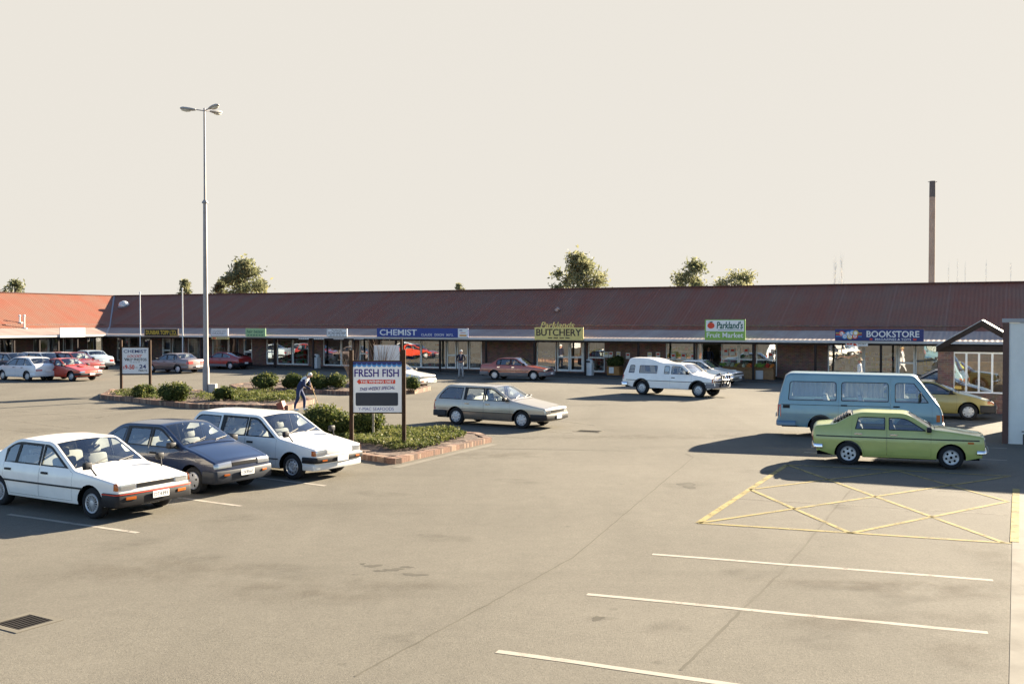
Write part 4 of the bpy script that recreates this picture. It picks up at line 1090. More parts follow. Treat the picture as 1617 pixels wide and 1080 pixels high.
for nm, x1_ in (('left_gable_roof', ex), ('right_gable_roof', 2*ax-ex)):
    mb = MB(); dx = x1_-ax; 
    mb.add([(ax, -.28, az), (x1_, -.28, ez), (x1_, D_k+.2, ez), (ax, D_k+.2, az), (ax, -.28, az-.07), (x1_, -.28, ez-.07), (x1_, D_k+.2, ez-.07), (ax, D_k+.2, az-.07)],
           [(0, 1, 2, 3), (7, 6, 5, 4), (0, 4, 5, 1), (1, 5, 6, 2), (2, 6, 7, 3)])
    mb.build('gable_roof', M['gutter'], kiosk)
    mb = MB(); mb.add([(ax, -.32, az-.03), (x1_, -.32, ez-.03), (x1_, -.32, ez-.24), (ax, -.32, az-.26), (ax, -.285, az-.03), (x1_, -.285, ez-.03), (x1_, -.285, ez-.24), (ax, -.285, az-.26)],
           [(0, 1, 2, 3), (7, 6, 5, 4), (0, 4, 5, 1), (1, 5, 6, 2), (3, 2, 6, 7), (0, 3, 7, 4)])
    mb.build('bargeboard', M['post'], kiosk)
mb = MB(); mb.box(.30, Lk-.3, 1.2, 1.25, .05, 1.9); mb.build('inner_partition', mat('warm_timber_panel', (.30, .17, .06), .7, var=.5, vscale=2), kiosk)

M['wallwhite'] = mat('painted_white_wall', (.66, .66, .62), .75, var=.06, vscale=1.5, bump=.1)
wl = G(1584, 700); zw = ZAT(503, wl.y)
nw = thing('white_wall', 'tall white painted wall with a brown corner post at the right edge', 'wall', wl, -TH)
mb = MB(); mb.box(.13, 9, 0, .3, 0, zw-.12); mb.box(.13, .40, .3, 4.0, 0, zw-.12); mb.build('wall_panel', M['wallwhite'], nw)
mb = MB(); mb.box(-.03, .13, -.03, .33, 0, zw-.14); mb.build('corner_post', mat('brown_corner_post', (.10, .055, .045), .7, var=.1), nw)
mb = MB(); mb.box(-.06, 9, -.06, .36, zw-.118, zw, bev=.01); mb.build('capping', M['valley'], nw)
mb = MB(); a = (.30, .0); mb.tube([(.52, -.08, 0), (.52, -.08, .28), (.60, -.1, .33), (.62, -.16, .30)], .018); mb.lathe([(.05, .36), (.05, .38)], 8, 0, Matrix.Translation((.52, -.08, 0))); mb.build('garden_tap', M['iron'], nw)
# kerb strip at the far right
kb = MB(); a = G(1594, 1066); b = G(1600, 772); u_ = (b-a).normalized(); n_ = Vector((u_.y, -u_.x, 0))
kb.add([tuple(p_) for p_ in (a-u_*1, a-u_*1+n_*.35, b+n_*.35, b)]+[(p_.x, p_.y, .008) for p_ in (a-u_*1, a-u_*1+n_*.35, b+n_*.35, b)], [(4, 5, 6, 7), (0, 4, 7, 3), (3, 7, 6, 2), (0, 1, 5, 4), (1, 2, 6, 5)])
tag(kb.build('kerb', mat('kerb_concrete', (.138, .127, .105), .95, var=.15, vscale=2)), kind='structure')
kb = MB(); a2 = G(1596, 856); 
kb.add([tuple(p_) for p_ in (a2, a2+n_*.2, b+n_*.2, b)]+[(p_.x, p_.y, .013) for p_ in (a2-n_*.01, a2+n_*.12, b+n_*.12, b-n_*.01)], [(4, 5, 6, 7), (0, 4, 7, 3)])
tag(kb.build('kerb_paint', M['lineY']), kind='structure')
# chimney
cp = AT(1470.5, 112); ch = thing('factory_chimney', 'tall slim concrete chimney with a dark top rising behind the shops', 'chimney', cp)
zc = ZAT(287, 112); mb = MB(); mb.lathe([(.34, 0), (.32, zc-1.75)], 18); mb.build('shaft', mat('chimney_concrete', (.46, .34, .26), .9, c2=(.36, .24, .17), vscale=.8), ch, smooth=50)
mb = MB(); mb.lathe([(.325, zc-1.75), (.31, zc), (.26, zc), (.26, zc-.3)], 18); mb.box(-.5, .5, -.02, .02, zc-.12, zc-.06); mb.build('sooty_top', mat('soot_grey', (.13, .11, .10), .9), ch, smooth=50)

# ================================================================== planting
def leafmat(name, c, c2):
    m, t, b = nmat(name); L = t.links; co = t.nodes.new('ShaderNodeTexCoord'); n = t.nodes.new('ShaderNodeTexNoise'); n.inputs['Scale'].default_value = 2.5; n.inputs['Detail'].default_value = 3
    L.new(co.outputs['Object'], n.inputs['Vector']); x = t.nodes.new('ShaderNodeMix'); x.data_type = 'RGBA'; x.inputs['A'].default_value = (*c, 1); x.inputs['B'].default_value = (*c2, 1)
    mr = t.nodes.new('ShaderNodeMapRange'); mr.inputs['From Min'].default_value = .35; mr.inputs['From Max'].default_value = .65; L.new(n.outputs['Fac'], mr.inputs['Value']); L.new(mr.outputs[0], x.inputs['Factor']); L.new(x.outputs['Result'], b.inputs['Base Color'])
    b.inputs['Roughness'].default_value = .6; b.inputs['Specular IOR Level'].default_value = .15
    tr = t.nodes.new('ShaderNodeBsdfTranslucent'); L.new(x.outputs['Result'], tr.inputs['Color']); ms = t.nodes.new('ShaderNodeMixShader'); ms.inputs[0].default_value = .4
    o = t.nodes['Material Output']; L.new(b.outputs[0], ms.inputs[1]); L.new(tr.outputs[0], ms.inputs[2]); L.new(ms.outputs[0], o.inputs[0]); return m
M['leafA'] = leafmat('shrub_leaf', (.05, .068, .016), (.08, .095, .022)); M['leafB'] = leafmat('shrub_tip', (.17, .17, .045), (.22, .20, .06)); M['bark'] = mat('bark', (.09, .065, .045), .9, var=.2)
M['gcA'] = leafmat('groundcover_leaf', (.06, .078, .02), (.09, .105, .03)); M['gcB'] = leafmat('groundcover_tip', (.14, .145, .045), (.18, .175, .06))
M['treeA'] = leafmat('gum_leaf', (.145, .155, .078), (.185, .19, .10)); M['treeB'] = leafmat('gum_leaf_pale', (.25, .245, .125), (.29, .275, .15)); M['treeD'] = leafmat('dark_tree_leaf', (.09, .10, .05), (.13, .13, .07))
M['leafD'] = mat('inner_leaf_shade', (.030, .040, .012), .9, var=.4, vscale=12, bump=1.0, bscale=30, spec=.05)
M['soil'] = mat('bark_mulch', (.075, .05, .04), .95, c2=(.14, .10, .075), vscale=9, bump=.6)
def leaf(mb, c, s, mi, up=.3):
    a = Vector((random.gauss(0, 1), random.gauss(0, 1), random.gauss(0, 1))).normalized(); b = a.cross(Vector((random.gauss(0, 1), random.gauss(0, 1), random.gauss(0, 1)))).normalized()
    a = a*s*random.uniform(.7, 1.3); b = b*s*.45
    mb.add([c-a, c-b*.9+a*.1, c+a, c+b*.9+a*.1], [(0, 1, 2, 3)], mi)
def bush(name, label, base, w, d, h, n=1500, s=.055, seed=1, mats=None, tip=.35, lobes=9, cat='shrub', group='shrubs in the planting islands', rz=-TH):
    random.seed(seed); o = thing(name, label, cat, base, rz, group); mb = MB(); L = []
    for k in range(lobes):
        t = random.uniform(0, 6.28); q = math.sqrt(random.random())*.60
        L.append((Vector((math.cos(t)*q*w/2, math.sin(t)*q*d/2, h*random.uniform(.32, .66))), random.uniform(.36, .50)*min(w, h*1.3, d*1.3)*.5*1.75))
    for k in range(n):
        c, r_ = random.choice(L); v = Vector((random.gauss(0, 1), random.gauss(0, 1), random.gauss(0, 1))).normalized()
        q = random.uniform(.62, 1.04) if random.random() < .85 else random.uniform(1.0, 1.18)
        p_ = c+Vector((v.x*r_, v.y*r_, v.z*r_*.8))*q
        if p_.z < .03: p_.z = random.uniform(.03, .15)
        outer = q > .9 and v.z > -.1
        leaf(mb, p_, s*random.uniform(.7, 1.25), 1 if outer and random.random() < tip else 0)
    mb.build('foliage', mats or [M['leafA'], M['leafB']], o)
    mb = MB()
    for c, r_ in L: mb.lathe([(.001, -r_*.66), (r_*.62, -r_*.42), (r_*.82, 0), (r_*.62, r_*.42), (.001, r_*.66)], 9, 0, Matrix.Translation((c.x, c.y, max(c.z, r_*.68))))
    mb.build('inner_shade_core', M['leafD'], o)  # dark filler blobs; the shade inside the bush is put into their colour
    mb = MB()
    for k in range(6):
        c, r_ = random.choice(L); mb.tube([(c.x*.15, c.y*.15, 0), (c.x*.5, c.y*.5, c.z*.5), tuple(c)], [.022, .016, .006], 0, 5)
    mb.build('stem', M['bark'], o); return o
def island(name, label, pix, h=.17, mulch=True):
    pts_ = [G(*p_) for p_ in pix]; c = sum(pts_, Vector())/len(pts_); o = thing(name, label, 'planting bed', c); loc = [p_-c for p_ in pts_]; n = len(loc)
    A = sum(loc[i].x*loc[(i+1) % n].y-loc[(i+1) % n].x*loc[i].y for i in range(n))
    if A < 0: loc = loc[::-1]
    inn = [Vector((x, y, 0)) for x, y in shrink([(p_.x, p_.y) for p_ in loc], .24)]
    # individually laid bricks round the rim
    mb = MB(); random.seed(3)
    for i in range(n):
        a, b = loc[i], loc[(i+1) % n]; d = b-a; L = d.length; d.normalize(); q = Vector((-d.y, d.x, 0)); k = 0.0; nb = max(1, int(L/.085))
        if L < .5: nb = max(1, int(L/.085))
        for j in range(nb):
            x0_, x1_ = L*j/nb+.004, L*(j+1)/nb-.004; zz = h+random.uniform(-.006, .006); ww = .225+random.uniform(-.006, .006)
            v = [a+d*x0_, a+d*x1_, a+d*x1_+q*ww, a+d*x0_+q*ww]
            mb.add([(p_.x, p_.y, 0.0) for p_ in v]+[(p_.x, p_.y, zz) for p_ in v], [(4, 5, 6, 7), (0, 1, 5, 4), (1, 2, 6, 5), (2, 3, 7, 6), (3, 0, 4, 7)], random.choice((0, 0, 1, 2)))
    mb.build('brick_edging', [M['bk1'], M['bk2'], M['bk3']], o)
    # mulch with uneven surface
    lo = [(p_.x, p_.y) for p_ in inn]
    Vv, Ff = fill([lo], [k*.3 for k in range(-60, 60)], [k*.3 for k in range(-60, 60)])
    mb = MB(); mb.add([(x, y, h-.04+random.uniform(-.02, .05)) for x, y in Vv], Ff); mb.build('mulch_bed', M['soil'], o)
    return o, inn, c
M['bk1'] = mat('edging_brick_red', (.20, .115, .08), .9, var=.2, vscale=20); M['bk2'] = mat('edging_brick_tan', (.27, .185, .13), .9, var=.2, vscale=20); M['bk3'] = mat('edging_brick_dark', (.13, .085, .065), .9, var=.2, vscale=20)
def inside(p_, poly):
    r_ = False; n = len(poly)
    for i in range(n):
        a, b = poly[i], poly[(i+1) % n]
        if (a.y > p_.y) != (b.y > p_.y) and p_.x < (b.x-a.x)*(p_.y-a.y)/(b.y-a.y)+a.x: r_ = not r_
    return r_
def cover(label, pix, n, s, h, seed, name='ground_cover'):
    pts_ = [G(*p_) for p_ in pix]; c = sum(pts_, Vector())/len(pts_); loc = [p_-c for p_ in pts_]; random.seed(seed); mb = MB()
    x0_, x1_ = min(p_.x for p_ in loc), max(p_.x for p_ in loc); y0_, y1_ = min(p_.y for p_ in loc), max(p_.y for p_ in loc); k = 0; tries = 0
    while k < n and tries < n*8:
        tries += 1; p_ = Vector((random.uniform(x0_, x1_), random.uniform(y0_, y1_), 0))
        if not inside(p_, loc): continue
        f = .5+.5*math.sin(p_.x*2.3+seed)*math.sin(p_.y*2.9+1.3*seed); z = .14+h*(.35+.65*f)*math.sqrt(random.random()); p_.z = z
        leaf(mb, p_, s*random.uniform(.6, 1.4), 1 if random.random() < .45*(z-.1)/h else 0); k += 1
    o = mb.build(name, [M['gcA'], M['gcB']], loc=c); return tag(o, label, 'ground cover', kind='stuff')
island('planting_island', 'long brick edged island holding the chemist board and the lamp post', [(158, 630), (300, 645), (455, 648), (497, 637), (470, 629), (330, 622), (175, 621)], .2)
island('planting_island', 'far brick edged island with a row of round green shrubs behind the sweeping person', [(362, 613), (374, 618), (552, 624), (655, 622), (680, 616), (640, 609), (420, 606)], .2)
island('planting_island', 'nearest brick edged island with the fresh fish board and leafy ground cover', [(470, 707), (560, 724), (624, 733), (777, 698), (757, 690), (641, 683), (478, 677)], .14)
line('concrete_strip', (624, 738.5), (781, 701.5), .22, mat('mowing_strip', (.19, .175, .145), .95, var=.08, spec=.05), .006)
cover('low leafy ground cover filling the nearest island around the fresh fish board', [(500, 690), (545, 704), (625, 719), (668, 716), (737, 697), (725, 690), (640, 686), (560, 683), (500, 681)], 16000, .042, .21, 4)
cover('low sunlit ground cover on the right half of the lamp post island', [(352, 632), (370, 641), (455, 642), (482, 636), (460, 632), (375, 627)], 4500, .055, .38, 5)
cover('low ground cover between the chemist board posts', [(175, 628), (195, 634), (255, 637), (250, 628), (205, 624)], 1500, .05, .30, 6)
cover('sparse low plants at the foot of the lamp post', [(300, 634), (330, 640), (352, 641), (350, 631), (318, 627)], 700, .05, .26, 7)
def B(px, py, wpx, hpx, label, seed, n=1500, s=.06, dd=1.0, name='shrub'):
    p_ = G(px, py, .15); k = p_.y/FPX; return bush(name, label, p_, wpx*k, wpx*k*dd, hpx*k, n, s, seed)
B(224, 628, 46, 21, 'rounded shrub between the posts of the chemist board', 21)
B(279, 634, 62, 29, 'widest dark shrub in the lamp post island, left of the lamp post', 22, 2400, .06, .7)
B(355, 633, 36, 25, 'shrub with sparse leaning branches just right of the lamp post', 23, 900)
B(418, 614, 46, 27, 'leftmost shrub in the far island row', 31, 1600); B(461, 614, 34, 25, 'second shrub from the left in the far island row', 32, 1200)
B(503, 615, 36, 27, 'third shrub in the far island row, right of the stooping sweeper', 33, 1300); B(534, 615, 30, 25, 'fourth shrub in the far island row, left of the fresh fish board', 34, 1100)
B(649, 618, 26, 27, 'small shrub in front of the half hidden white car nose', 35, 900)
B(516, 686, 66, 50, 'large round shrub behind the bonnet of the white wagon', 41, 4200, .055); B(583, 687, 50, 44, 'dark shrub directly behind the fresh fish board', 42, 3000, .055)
# bare twiggy shrubs on the far island
for px, py, hp, lb in ((603, 610.5, 84, 'bare leafless twiggy shrub behind the blank white board'), (556, 612, 72, 'bare leafless twiggy shrub just left of the fresh fish board')):
    random.seed(int(px)); p_ = G(px, py, .1); k = p_.y/FPX; o = thing('bare_shrub', lb, 'shrub', p_, 0, 'bare twiggy shrubs'); mb = MB()
    for j in range(26):
        t = random.uniform(0, 6.28); sp = random.uniform(.1, .9); hh = hp*k*random.uniform(.55, 1); x, y = math.cos(t)*sp, math.sin(t)*sp*.6
        mb.tube([(0, 0, 0), (x*.35, y*.35, hh*.4), (x*.7, y*.7, hh*.72), (x+random.uniform(-.15, .15), y, hh)], [.02, .013, .009, .004], 0, 4)
    mb.build('twigs', mat('dry_twig', (.30, .20, .13), .8), o)
# ------------------------------------------------------------------ trees behind the shops
def tree(px, ytop, wpx, depth, label, seed, mats, clumps=26, n=95, s=.22, ybase=448, name='gum_tree', sq=1.0, group='trees behind the shops'):
    random.seed(seed); k = depth/FPX; base = AT(px, depth); o = thing(name, label, 'tree', base, 0, group)
    zt = ZAT(ytop, depth); zb_ = ZAT(ybase, depth)-2.0; w_ = wpx*k/2; mb = MB(); tr = MB(); C = []
    for j in range(clumps):
        f = random.random(); z = zb_+(zt-zb_)*(f**.8)*.93; wr_ = w_*(1-(max(0, f-.25)/.75)**1.6)*sq+.15*w_
        t = random.uniform(0, 6.28); q = math.sqrt(random.random()); C.append((Vector((math.cos(t)*wr_*q, math.sin(t)*wr_*q, z)), random.uniform(.16, .30)*w_))
    C.append((Vector((0, 0, zt-.2*w_)), .2*w_))
    for c, r_ in C:
        pale = random.random()
        for _ in range(int(n*1.35)):
            v = Vector((random.gauss(0, .55), random.gauss(0, .55), random.gauss(0, .45))); leaf(mb, c+v*r_*1.35, s*random.uniform(.6, 1.3), 1 if random.random() < (.55 if pale > .5 else .12) else 0)
    mb.build('crown', mats, o)
    tr.tube([(0, 0, 0), (.1, 0, zb_*.6), (0, .1, zb_+(zt-zb_)*.3), (.05, 0, zb_+(zt-zb_)*.7)], [.3, .24, .15, .05], 0, 8)
    for c, r_ in C[::2]: tr.tube([(0, 0, max(1, c.z-w_*.9)), (c.x*.55, c.y*.55, c.z-w_*.25), tuple(c)], [.1, .06, .02], 0, 5)
    tr.build('trunk', M['bark'], o, smooth=60); return o
gm = [M['treeA'], M['treeB']]
tree(386, 414, 64, 108, 'broad pale green tree behind the roof right of the lamp post', 51, gm, 34, 110, .24, 460, sq=1.1)
tree(348, 446, 28, 100, 'small dark tree close to the lamp post behind the roof', 52, [M['treeD'], M['treeA']], 12, 90, .2, 462, name='dark_tree')
tree(293, 442, 26, 110, 'small pale tree beside the right white eave pole', 53, gm, 10, 60, .2, 462)
tree(24, 443, 44, 105, 'pale thin tree above the roof at the far left', 54, gm, 12, 70, .2, 462)
tree(724, 448, 26, 120, 'tiny treetop just showing over the middle of the roof', 55, gm, 8, 50, .2, 457)
tree(913, 401, 78, 104, 'tallest green tree, rising behind the roof above the butchery', 56, [M['treeA'], M['treeB']], 34, 110, .22, 450)
tree(1094, 413, 66, 106, 'dark open crowned tree behind the roof above the fruit market', 57, [M['treeA'], M['treeB']], 22, 80, .22, 448)
tree(1168, 431, 72, 110, 'low pale bushy tree to the right of the open crowned one', 58, [M['treeB'], M['treeA']], 22, 80, .2, 446, sq=1.3)
def poplar(px, ytop, depth, label, seed, w=.6, n=46):
    random.seed(seed); base = AT(px, depth); zt = ZAT(ytop, depth); o = thing('bare_poplar', label, 'tree', base, 0, 'distant bare poplars'); mb = MB(); mb.tube([(0, 0, 0), (0, 0, zt*.6), (.05, 0, zt)], [.06, .035, .01], 0, 6); mb.build('trunk', M['poplar'], o)
    mb = MB()
    for j in range(n):
        z = zt*random.uniform(.35, .95); t = random.uniform(0, 6.28); q = w*random.uniform(.4, 1)*(1-(z/zt)**3*.7); mb.tube([(0, 0, z), (math.cos(t)*q, math.sin(t)*q*.6, z+random.uniform(.8, 1.8))], [.016, .006], 0, 3)
    mb.build('branches', M['poplar'], o)
M['poplar'] = mat('bare_poplar_bark', (.80, .75, .66), .95)
poplar(1318, 412, 115, 'bare poplar behind the roof, left one of the close pair', 61); poplar(1328, 410, 117, 'bare poplar behind the roof, right one of the close pair', 62)
for px, yt, lb in ((1497, 421, 'faint bare poplar just right of the chimney'), (1511, 410, 'faint bare poplar, second to the right of the chimney'), (1523, 413, 'faint bare poplar, third to the right of the chimney'), (1556, 412, 'faint bare poplar, fourth to the right of the chimney'), (1595, 416, 'faint bare poplar at the far right end of the roof')):
    poplar(px, yt, 150, lb, px, .35, 14)

# ================================================================== free standing signs and lamp post
def board_sign(name, label, pxl, pxr, ybase, x0, y0, x1, y1, dt=0):
    p_ = G((pxl+pxr)/2, ybase); k = p_.y/FPX; th = -math.atan2(((x0+x1)/2-PW/2), FPX)*0
    o = thing(name, label, 'sign', p_, th); Z = lambda y: ZAT(y, p_.y); X = lambda x: (x-(pxl+pxr)/2)*k
    return o, X, Z, k
o, X, Z, k = board_sign('advertising_board', 'white Fresh Fish board with a blue wave edge between two brown posts', 555, 637, 713, 556, 571, 635, 651)
M['spost'] = mat('brown_post', (.040, .022, .012), .8, var=.3, vscale=6, spec=.15)
for px, top in ((555, 553), (638, 552)):
    mb = MB(); x = X(px); mb.box(x-.052, x+.052, -.05, .055, 0, Z(top), bev=.008); mb.build('post', M['spost'], o)
w_, h_ = X(635)-X(556), Z(571)-Z(651)
cx, cz = X(595.5), Z(651)
def T(txt, a, b_, c, d, m, bold=.02, shear=0, y=-.030, rot=0, name='lettering'):
    mb = text_mb(txt, cx-w_/2+a*w_, cx-w_/2+b_*w_, cz+c*h_, cz+d*h_, y, bold, shear)
    if rot:
        mx_ = cx-w_/2+(a+b_)/2*w_; mb.v = [(v[0], v[1], v[2]+(v[0]-mx_)*rot) for v in mb.v]
    return mb.build(name, m, o)
mb = MB(); mb.box(cx-w_/2, cx+w_/2, -.025, .02, cz, cz+h_); mb.build('board', M['sWhite'], o)
mb = MB()
for a in ((cx-w_/2, cx+w_/2, cz+h_, cz+h_+.03), (cx-w_/2, cx+w_/2, cz-.03, cz)): mb.box(a[0], a[1], -.035, .03, a[2], a[3])
mb.build('frame', M['spost'], o)
ns = 10
for row_, (dz, rr, m_, y_) in enumerate(((.045, .068, M['sSky'], -.028), (.005, .062, M['sNavy'], -.031))):
    mb = MB(); top = cz+h_; 
    mb.box(cx-w_/2, cx+w_/2, y_, y_+.003, top-dz*h_-.02, top-(.0 if row_ else .0)-.001)
    for j in range(ns):
        c0 = cx-w_/2+w_*(j+.5)/ns; rd = w_/ns/2
        mb.prism([(c0+rd*math.cos(t/10*math.pi), top-dz*h_-.02-rd*.95*math.sin(t/10*math.pi)) for t in range(11)], y_, y_+.003)
    mb.build('wave_border', m_, o)
T('FRESH FISH', .055, .94, .70, .855, M['sPurple'], .035)
mb = MB(); L_ = lambda a: cx-w_/2+a*w_
mb.prism([(L_(.10), cz+.605*h_), (L_(.155), cz+.665*h_), (L_(.155), cz+.645*h_), (L_(.87), cz+.645*h_), (L_(.87), cz+.565*h_), (L_(.155), cz+.565*h_), (L_(.155), cz+.545*h_)], -.029, -.026); mb.build('red_arrow', M['sRed'], o)
T('THE WINING DIET', .17, .84, .578, .632, M['sWhite'], .03, y=-.032)
T('THIS WEEKS SPECIAL', .16, .86, .44, .505, M['sPurple'], .02, .35, rot=.05)
mb = MB(); mb.prism(soften([(L_(.075), cz+.13*h_), (L_(.925), cz+.13*h_), (L_(.925), cz+.39*h_), (L_(.075), cz+.39*h_)], .04), -.030, -.026); mb.build('chalk_panel', mat('chalk_panel_dark', (.02, .025, .035), .6), o)
T('Y-MAC SEAFOODS', .13, .84, .035, .10, M['sBlue'], .0)
# chemist board
o, X, Z, k = board_sign('advertising_board', 'white Chemist photo offer board between two dark posts in the lamp post island', 191.5, 237.5, 624, 193, 549, 236, 590)
for px, top in ((191.8, 537), (237.3, 537)):
    mb = MB(); x = X(px); mb.box(x-.055, x+.055, -.05, .06, 0, Z(top), bev=.008); mb.build('post', M['spost'], o)
w_, h_ = X(235.5)-X(193.5), Z(549)-Z(590); cx, cz = X(214.5), Z(590)
mb = MB(); mb.box(cx-w_/2, cx+w_/2, -.025, .02, cz, cz+h_); mb.build('board', M['sWhite'], o)
mb = MB()
for a in ((cx-w_/2, cx+w_/2, cz+h_, cz+h_+.04), (cx-w_/2, cx+w_/2, cz-.05, cz)): mb.box(a[0], a[1], -.035, .03, a[2], a[3])
mb.build('frame', M['spost'], o)
T('CHEMIST', .06, .93, .80, .92, M['sNavy'], .02); T('LOCOST', .20, .76, .63, .73, M['sRed'], .03, .3); T("'VIKO' PHOTOS", .08, .92, .49, .60, M['ink'], .03)
mb = MB()
for j in range(4): mb.box(L_(.30+.1*j), L_(.37+.1*j), -.028, -.026, cz+.425*h_, cz+.445*h_)
mb.build('faint_print', M['sGrey'], o)
T('$', .04, .09, .17, .29, M['sRed'], .02); T('9-50', .11, .46, .17, .34, M['sRed'], .05); T('OF', .50, .58, .21, .26, M['sGrey'], 0); T('24', .65, .90, .20, .35, M['sNavy'], .04); T('PRINTS', .62, .94, .09, .15, M['ink'], .02)
# blank white board on thin posts, behind
p_ = G(611, 613); k = p_.y/FPX; o = thing('blank_board', 'blank white board on posts showing above the fresh fish board', 'sign', p_)
z0_, z1_ = ZAT(570.5, p_.y), ZAT(545, p_.y); x0_, x1_ = (590.5-611)*k, (631-611)*k
mb = MB(); mb.box(x0_, x1_, -.03, .02, z0_, z1_); mb.build('board', M['sWhite'], o)
for x, zt in ((x0_-.06, ZAT(543, p_.y)), (x1_+.09, ZAT(535, p_.y))): mb = MB(); mb.box(x-.06, x+.06, -.06, .06, 0, zt, bev=.01); mb.build('post', M['spost'], o)
# slim pale stake on the near island, seen under the fish board
p_ = G(589.5, 693, .1); mb = MB(); mb.box(-.03, .03, -.03, .03, 0, .9); mb.prism([(-.03, .9), (.03, .9), (0, .96)], -.03, .03); tag(mb.build('garden_stake', M['concrete'], loc=p_), 'pale wooden stake in the ground cover below the fresh fish board', 'stake')
# lamp post
lp = G(325.5, 626); k = lp.y/FPX; o = thing('lamp_post', 'very tall car park lamp post with three lamp heads on the left island', 'lamp post', lp)
M['galv'] = mat('weathered_galvanised', (.27, .25, .24), .55, metal=.25, var=.15, vscale=1.2)
zT = ZAT(173, lp.y); zm = ZAT(321, lp.y)
mb = MB(); mb.lathe([(.155, 0), (.15, 1.3), (.118, 1.5), (.112, 3.5), (.085, zm)], 20); mb.lathe([(.14, zm-.02), (.14, zm+.03), (.06, zm+.14)], 16); mb.build('lower_pole', M['galv'], o, smooth=40)
mb = MB(); mb.lathe([(.055, zm), (.045, zT), (.001, zT+.02)], 14); mb.build('upper_pole', M['galv'], o, smooth=40)
mb = MB(); mb.box(.15, .48, -.16, .16, .1, ZAT(606, lp.y), bev=.015); mb.build('switch_box', mat('switch_box_cream', (.42, .39, .35), .7), o)
hm = mat('lamp_head_grey', (.28, .27, .25), .5, var=.1); dm = mat('lamp_diffuser', (.50, .48, .40), .3, coat=.5)
for ang in (180, 62, -40):
    a = R(ang); m4 = Matrix.Rotation(a, 4, 'Z'); mb = MB(); pts_ = [m4 @ Vector((0, 0, zT-.12)), m4 @ Vector((.40, 0, zT-.06))]; mb.tube(pts_, .025, 0, 6); mb.build('arm', M['galv'], o)
    mb = MB(); m5 = m4 @ Matrix.Translation((.75, 0, zT-.03)) @ Matrix.Rotation(R(-6), 4, 'Y')
    mb.lathe([(.001, -.38), (.07, -.36), (.12, -.2), (.15, .05), (.14, .25), (.07, .36), (.001, .38)], 14, 0, m5 @ Matrix.Rotation(R(90), 4, 'Y') @ Matrix.Diagonal((.55, 1, 1, 1))); hd = mb.build('lamp_head', hm, o, smooth=50)
    mb = MB(); mb.lathe([(.001, -.22), (.08, -.18), (.12, 0), (.08, .2), (.001, .24)], 14, 0, m5 @ Matrix.Translation((.08, 0, -.06)) @ Matrix.Rotation(R(90), 4, 'Y') @ Matrix.Diagonal((.7, .9, 1, 1))); mb.build('diffuser', dm, hd, smooth=50)

# ================================================================== pavement things in front of the shops
def onpave(px, t):  # point on the paving
    d = ray(px, 560); k_ = (t+P0.dot(N))/d.dot(N); p_ = Vector((0, 0, CAMH))+d*k_; p_.z = .09; return p_
for px, t, lb in ((499.5, .45, 'white litter bin on the paving left of the second hand shop'), (931, .35, 'white litter bin on the paving beside the butchery doors')):
    o = thing('litter_bin', lb, 'bin', onpave(px, t), -TH, 'white litter bins on the shop paving')
    mb = MB(); mb.box(-.22, .22, -.22, .22, 0, .78, bev=.02); mb.build('body', M['white'], o)
    mb = MB(); mb.lathe([(.235, .785), (.235, .90), (.20, .98), (.10, 1.03), (.001, 1.04)], 16); mb.box(-.12, .12, -.242, -.228, .82, .93, 1); mb.build('lid', [M['white'], M['black']], o, smooth=40)
# planter
o = thing('planter', 'timber planter tub with a bushy green plant between the butchery and the white pickup', 'planter', onpave(971, 1.6), -TH)
mb = MB(); mb.box(-.42, .42, -.35, .35, 0, .55, bev=.02); mb.build('tub', mat('planter_timber', (.30, .15, .05), .8, var=.3), o)
mb = MB(); mb.box(-.26, .05, -.362, -.352, .12, .50); mb.build('price_card', M['white'], o)
bush('potted_plant', 'bushy dark green plant standing in the timber planter', onpave(971, 1.6)+Vector((0, 0, .5)), .95, .8, .85, 900, .07, 77, cat='plant', group='plants')
# papers taped to the brick wall
for i, (px, py) in enumerate(((957.5, 560), (964.5, 560), (976.5, 560), (991.5, 562), (1025.8, 561), (1039, 561))):
    s, z = ont(px, py, VT-.02); p_ = P0+U*s+N*(VT-.02); p_.z = z
    mb = MB(); mb.box(-.14, .14, -.004, .004, -.19, .19); mb.box(-.10, .10, -.006, -.0045, .02, .12, 1); o = mb.build('paper_notice', [M['white'], M['sRed'] if i % 2 else M['sCream']], loc=p_, rotz=-TH)
    tag(o, 'paper notice taped to the brick wall right of the butchery, '+('leftmost of six', 'second from the left', 'third from the left', 'fourth from the left', 'fifth, above the pickup cab', 'rightmost of six')[i], 'notice', 'paper notices on the brick wall')
for i, (px, py) in enumerate(((1063, 563), (1079, 563), (1094, 564), (1146, 556), (1156.5, 555), (1178, 555), (1217, 562))):
    s, z = ont(px, py, VT+.0); p_ = P0+U*s+N*(VT+.02); p_.z = z
    mb = MB(); mb.box(-.15, .15, -.004, .004, -.22, .22); mb.box(-.10, .10, -.006, -.0045, .0, .14, 1); o = mb.build('price_poster', [M['white'], M['sRed']], loc=p_, rotz=-TH)
    tag(o, 'white price poster in the fruit market window, '+('leftmost of seven', 'second from the left', 'third, left of the open doorway', 'fourth, just right of the doorway', 'fifth from the left', 'sixth, above the fruit stands', 'rightmost of seven')[i], 'poster', 'price posters in the fruit market windows')
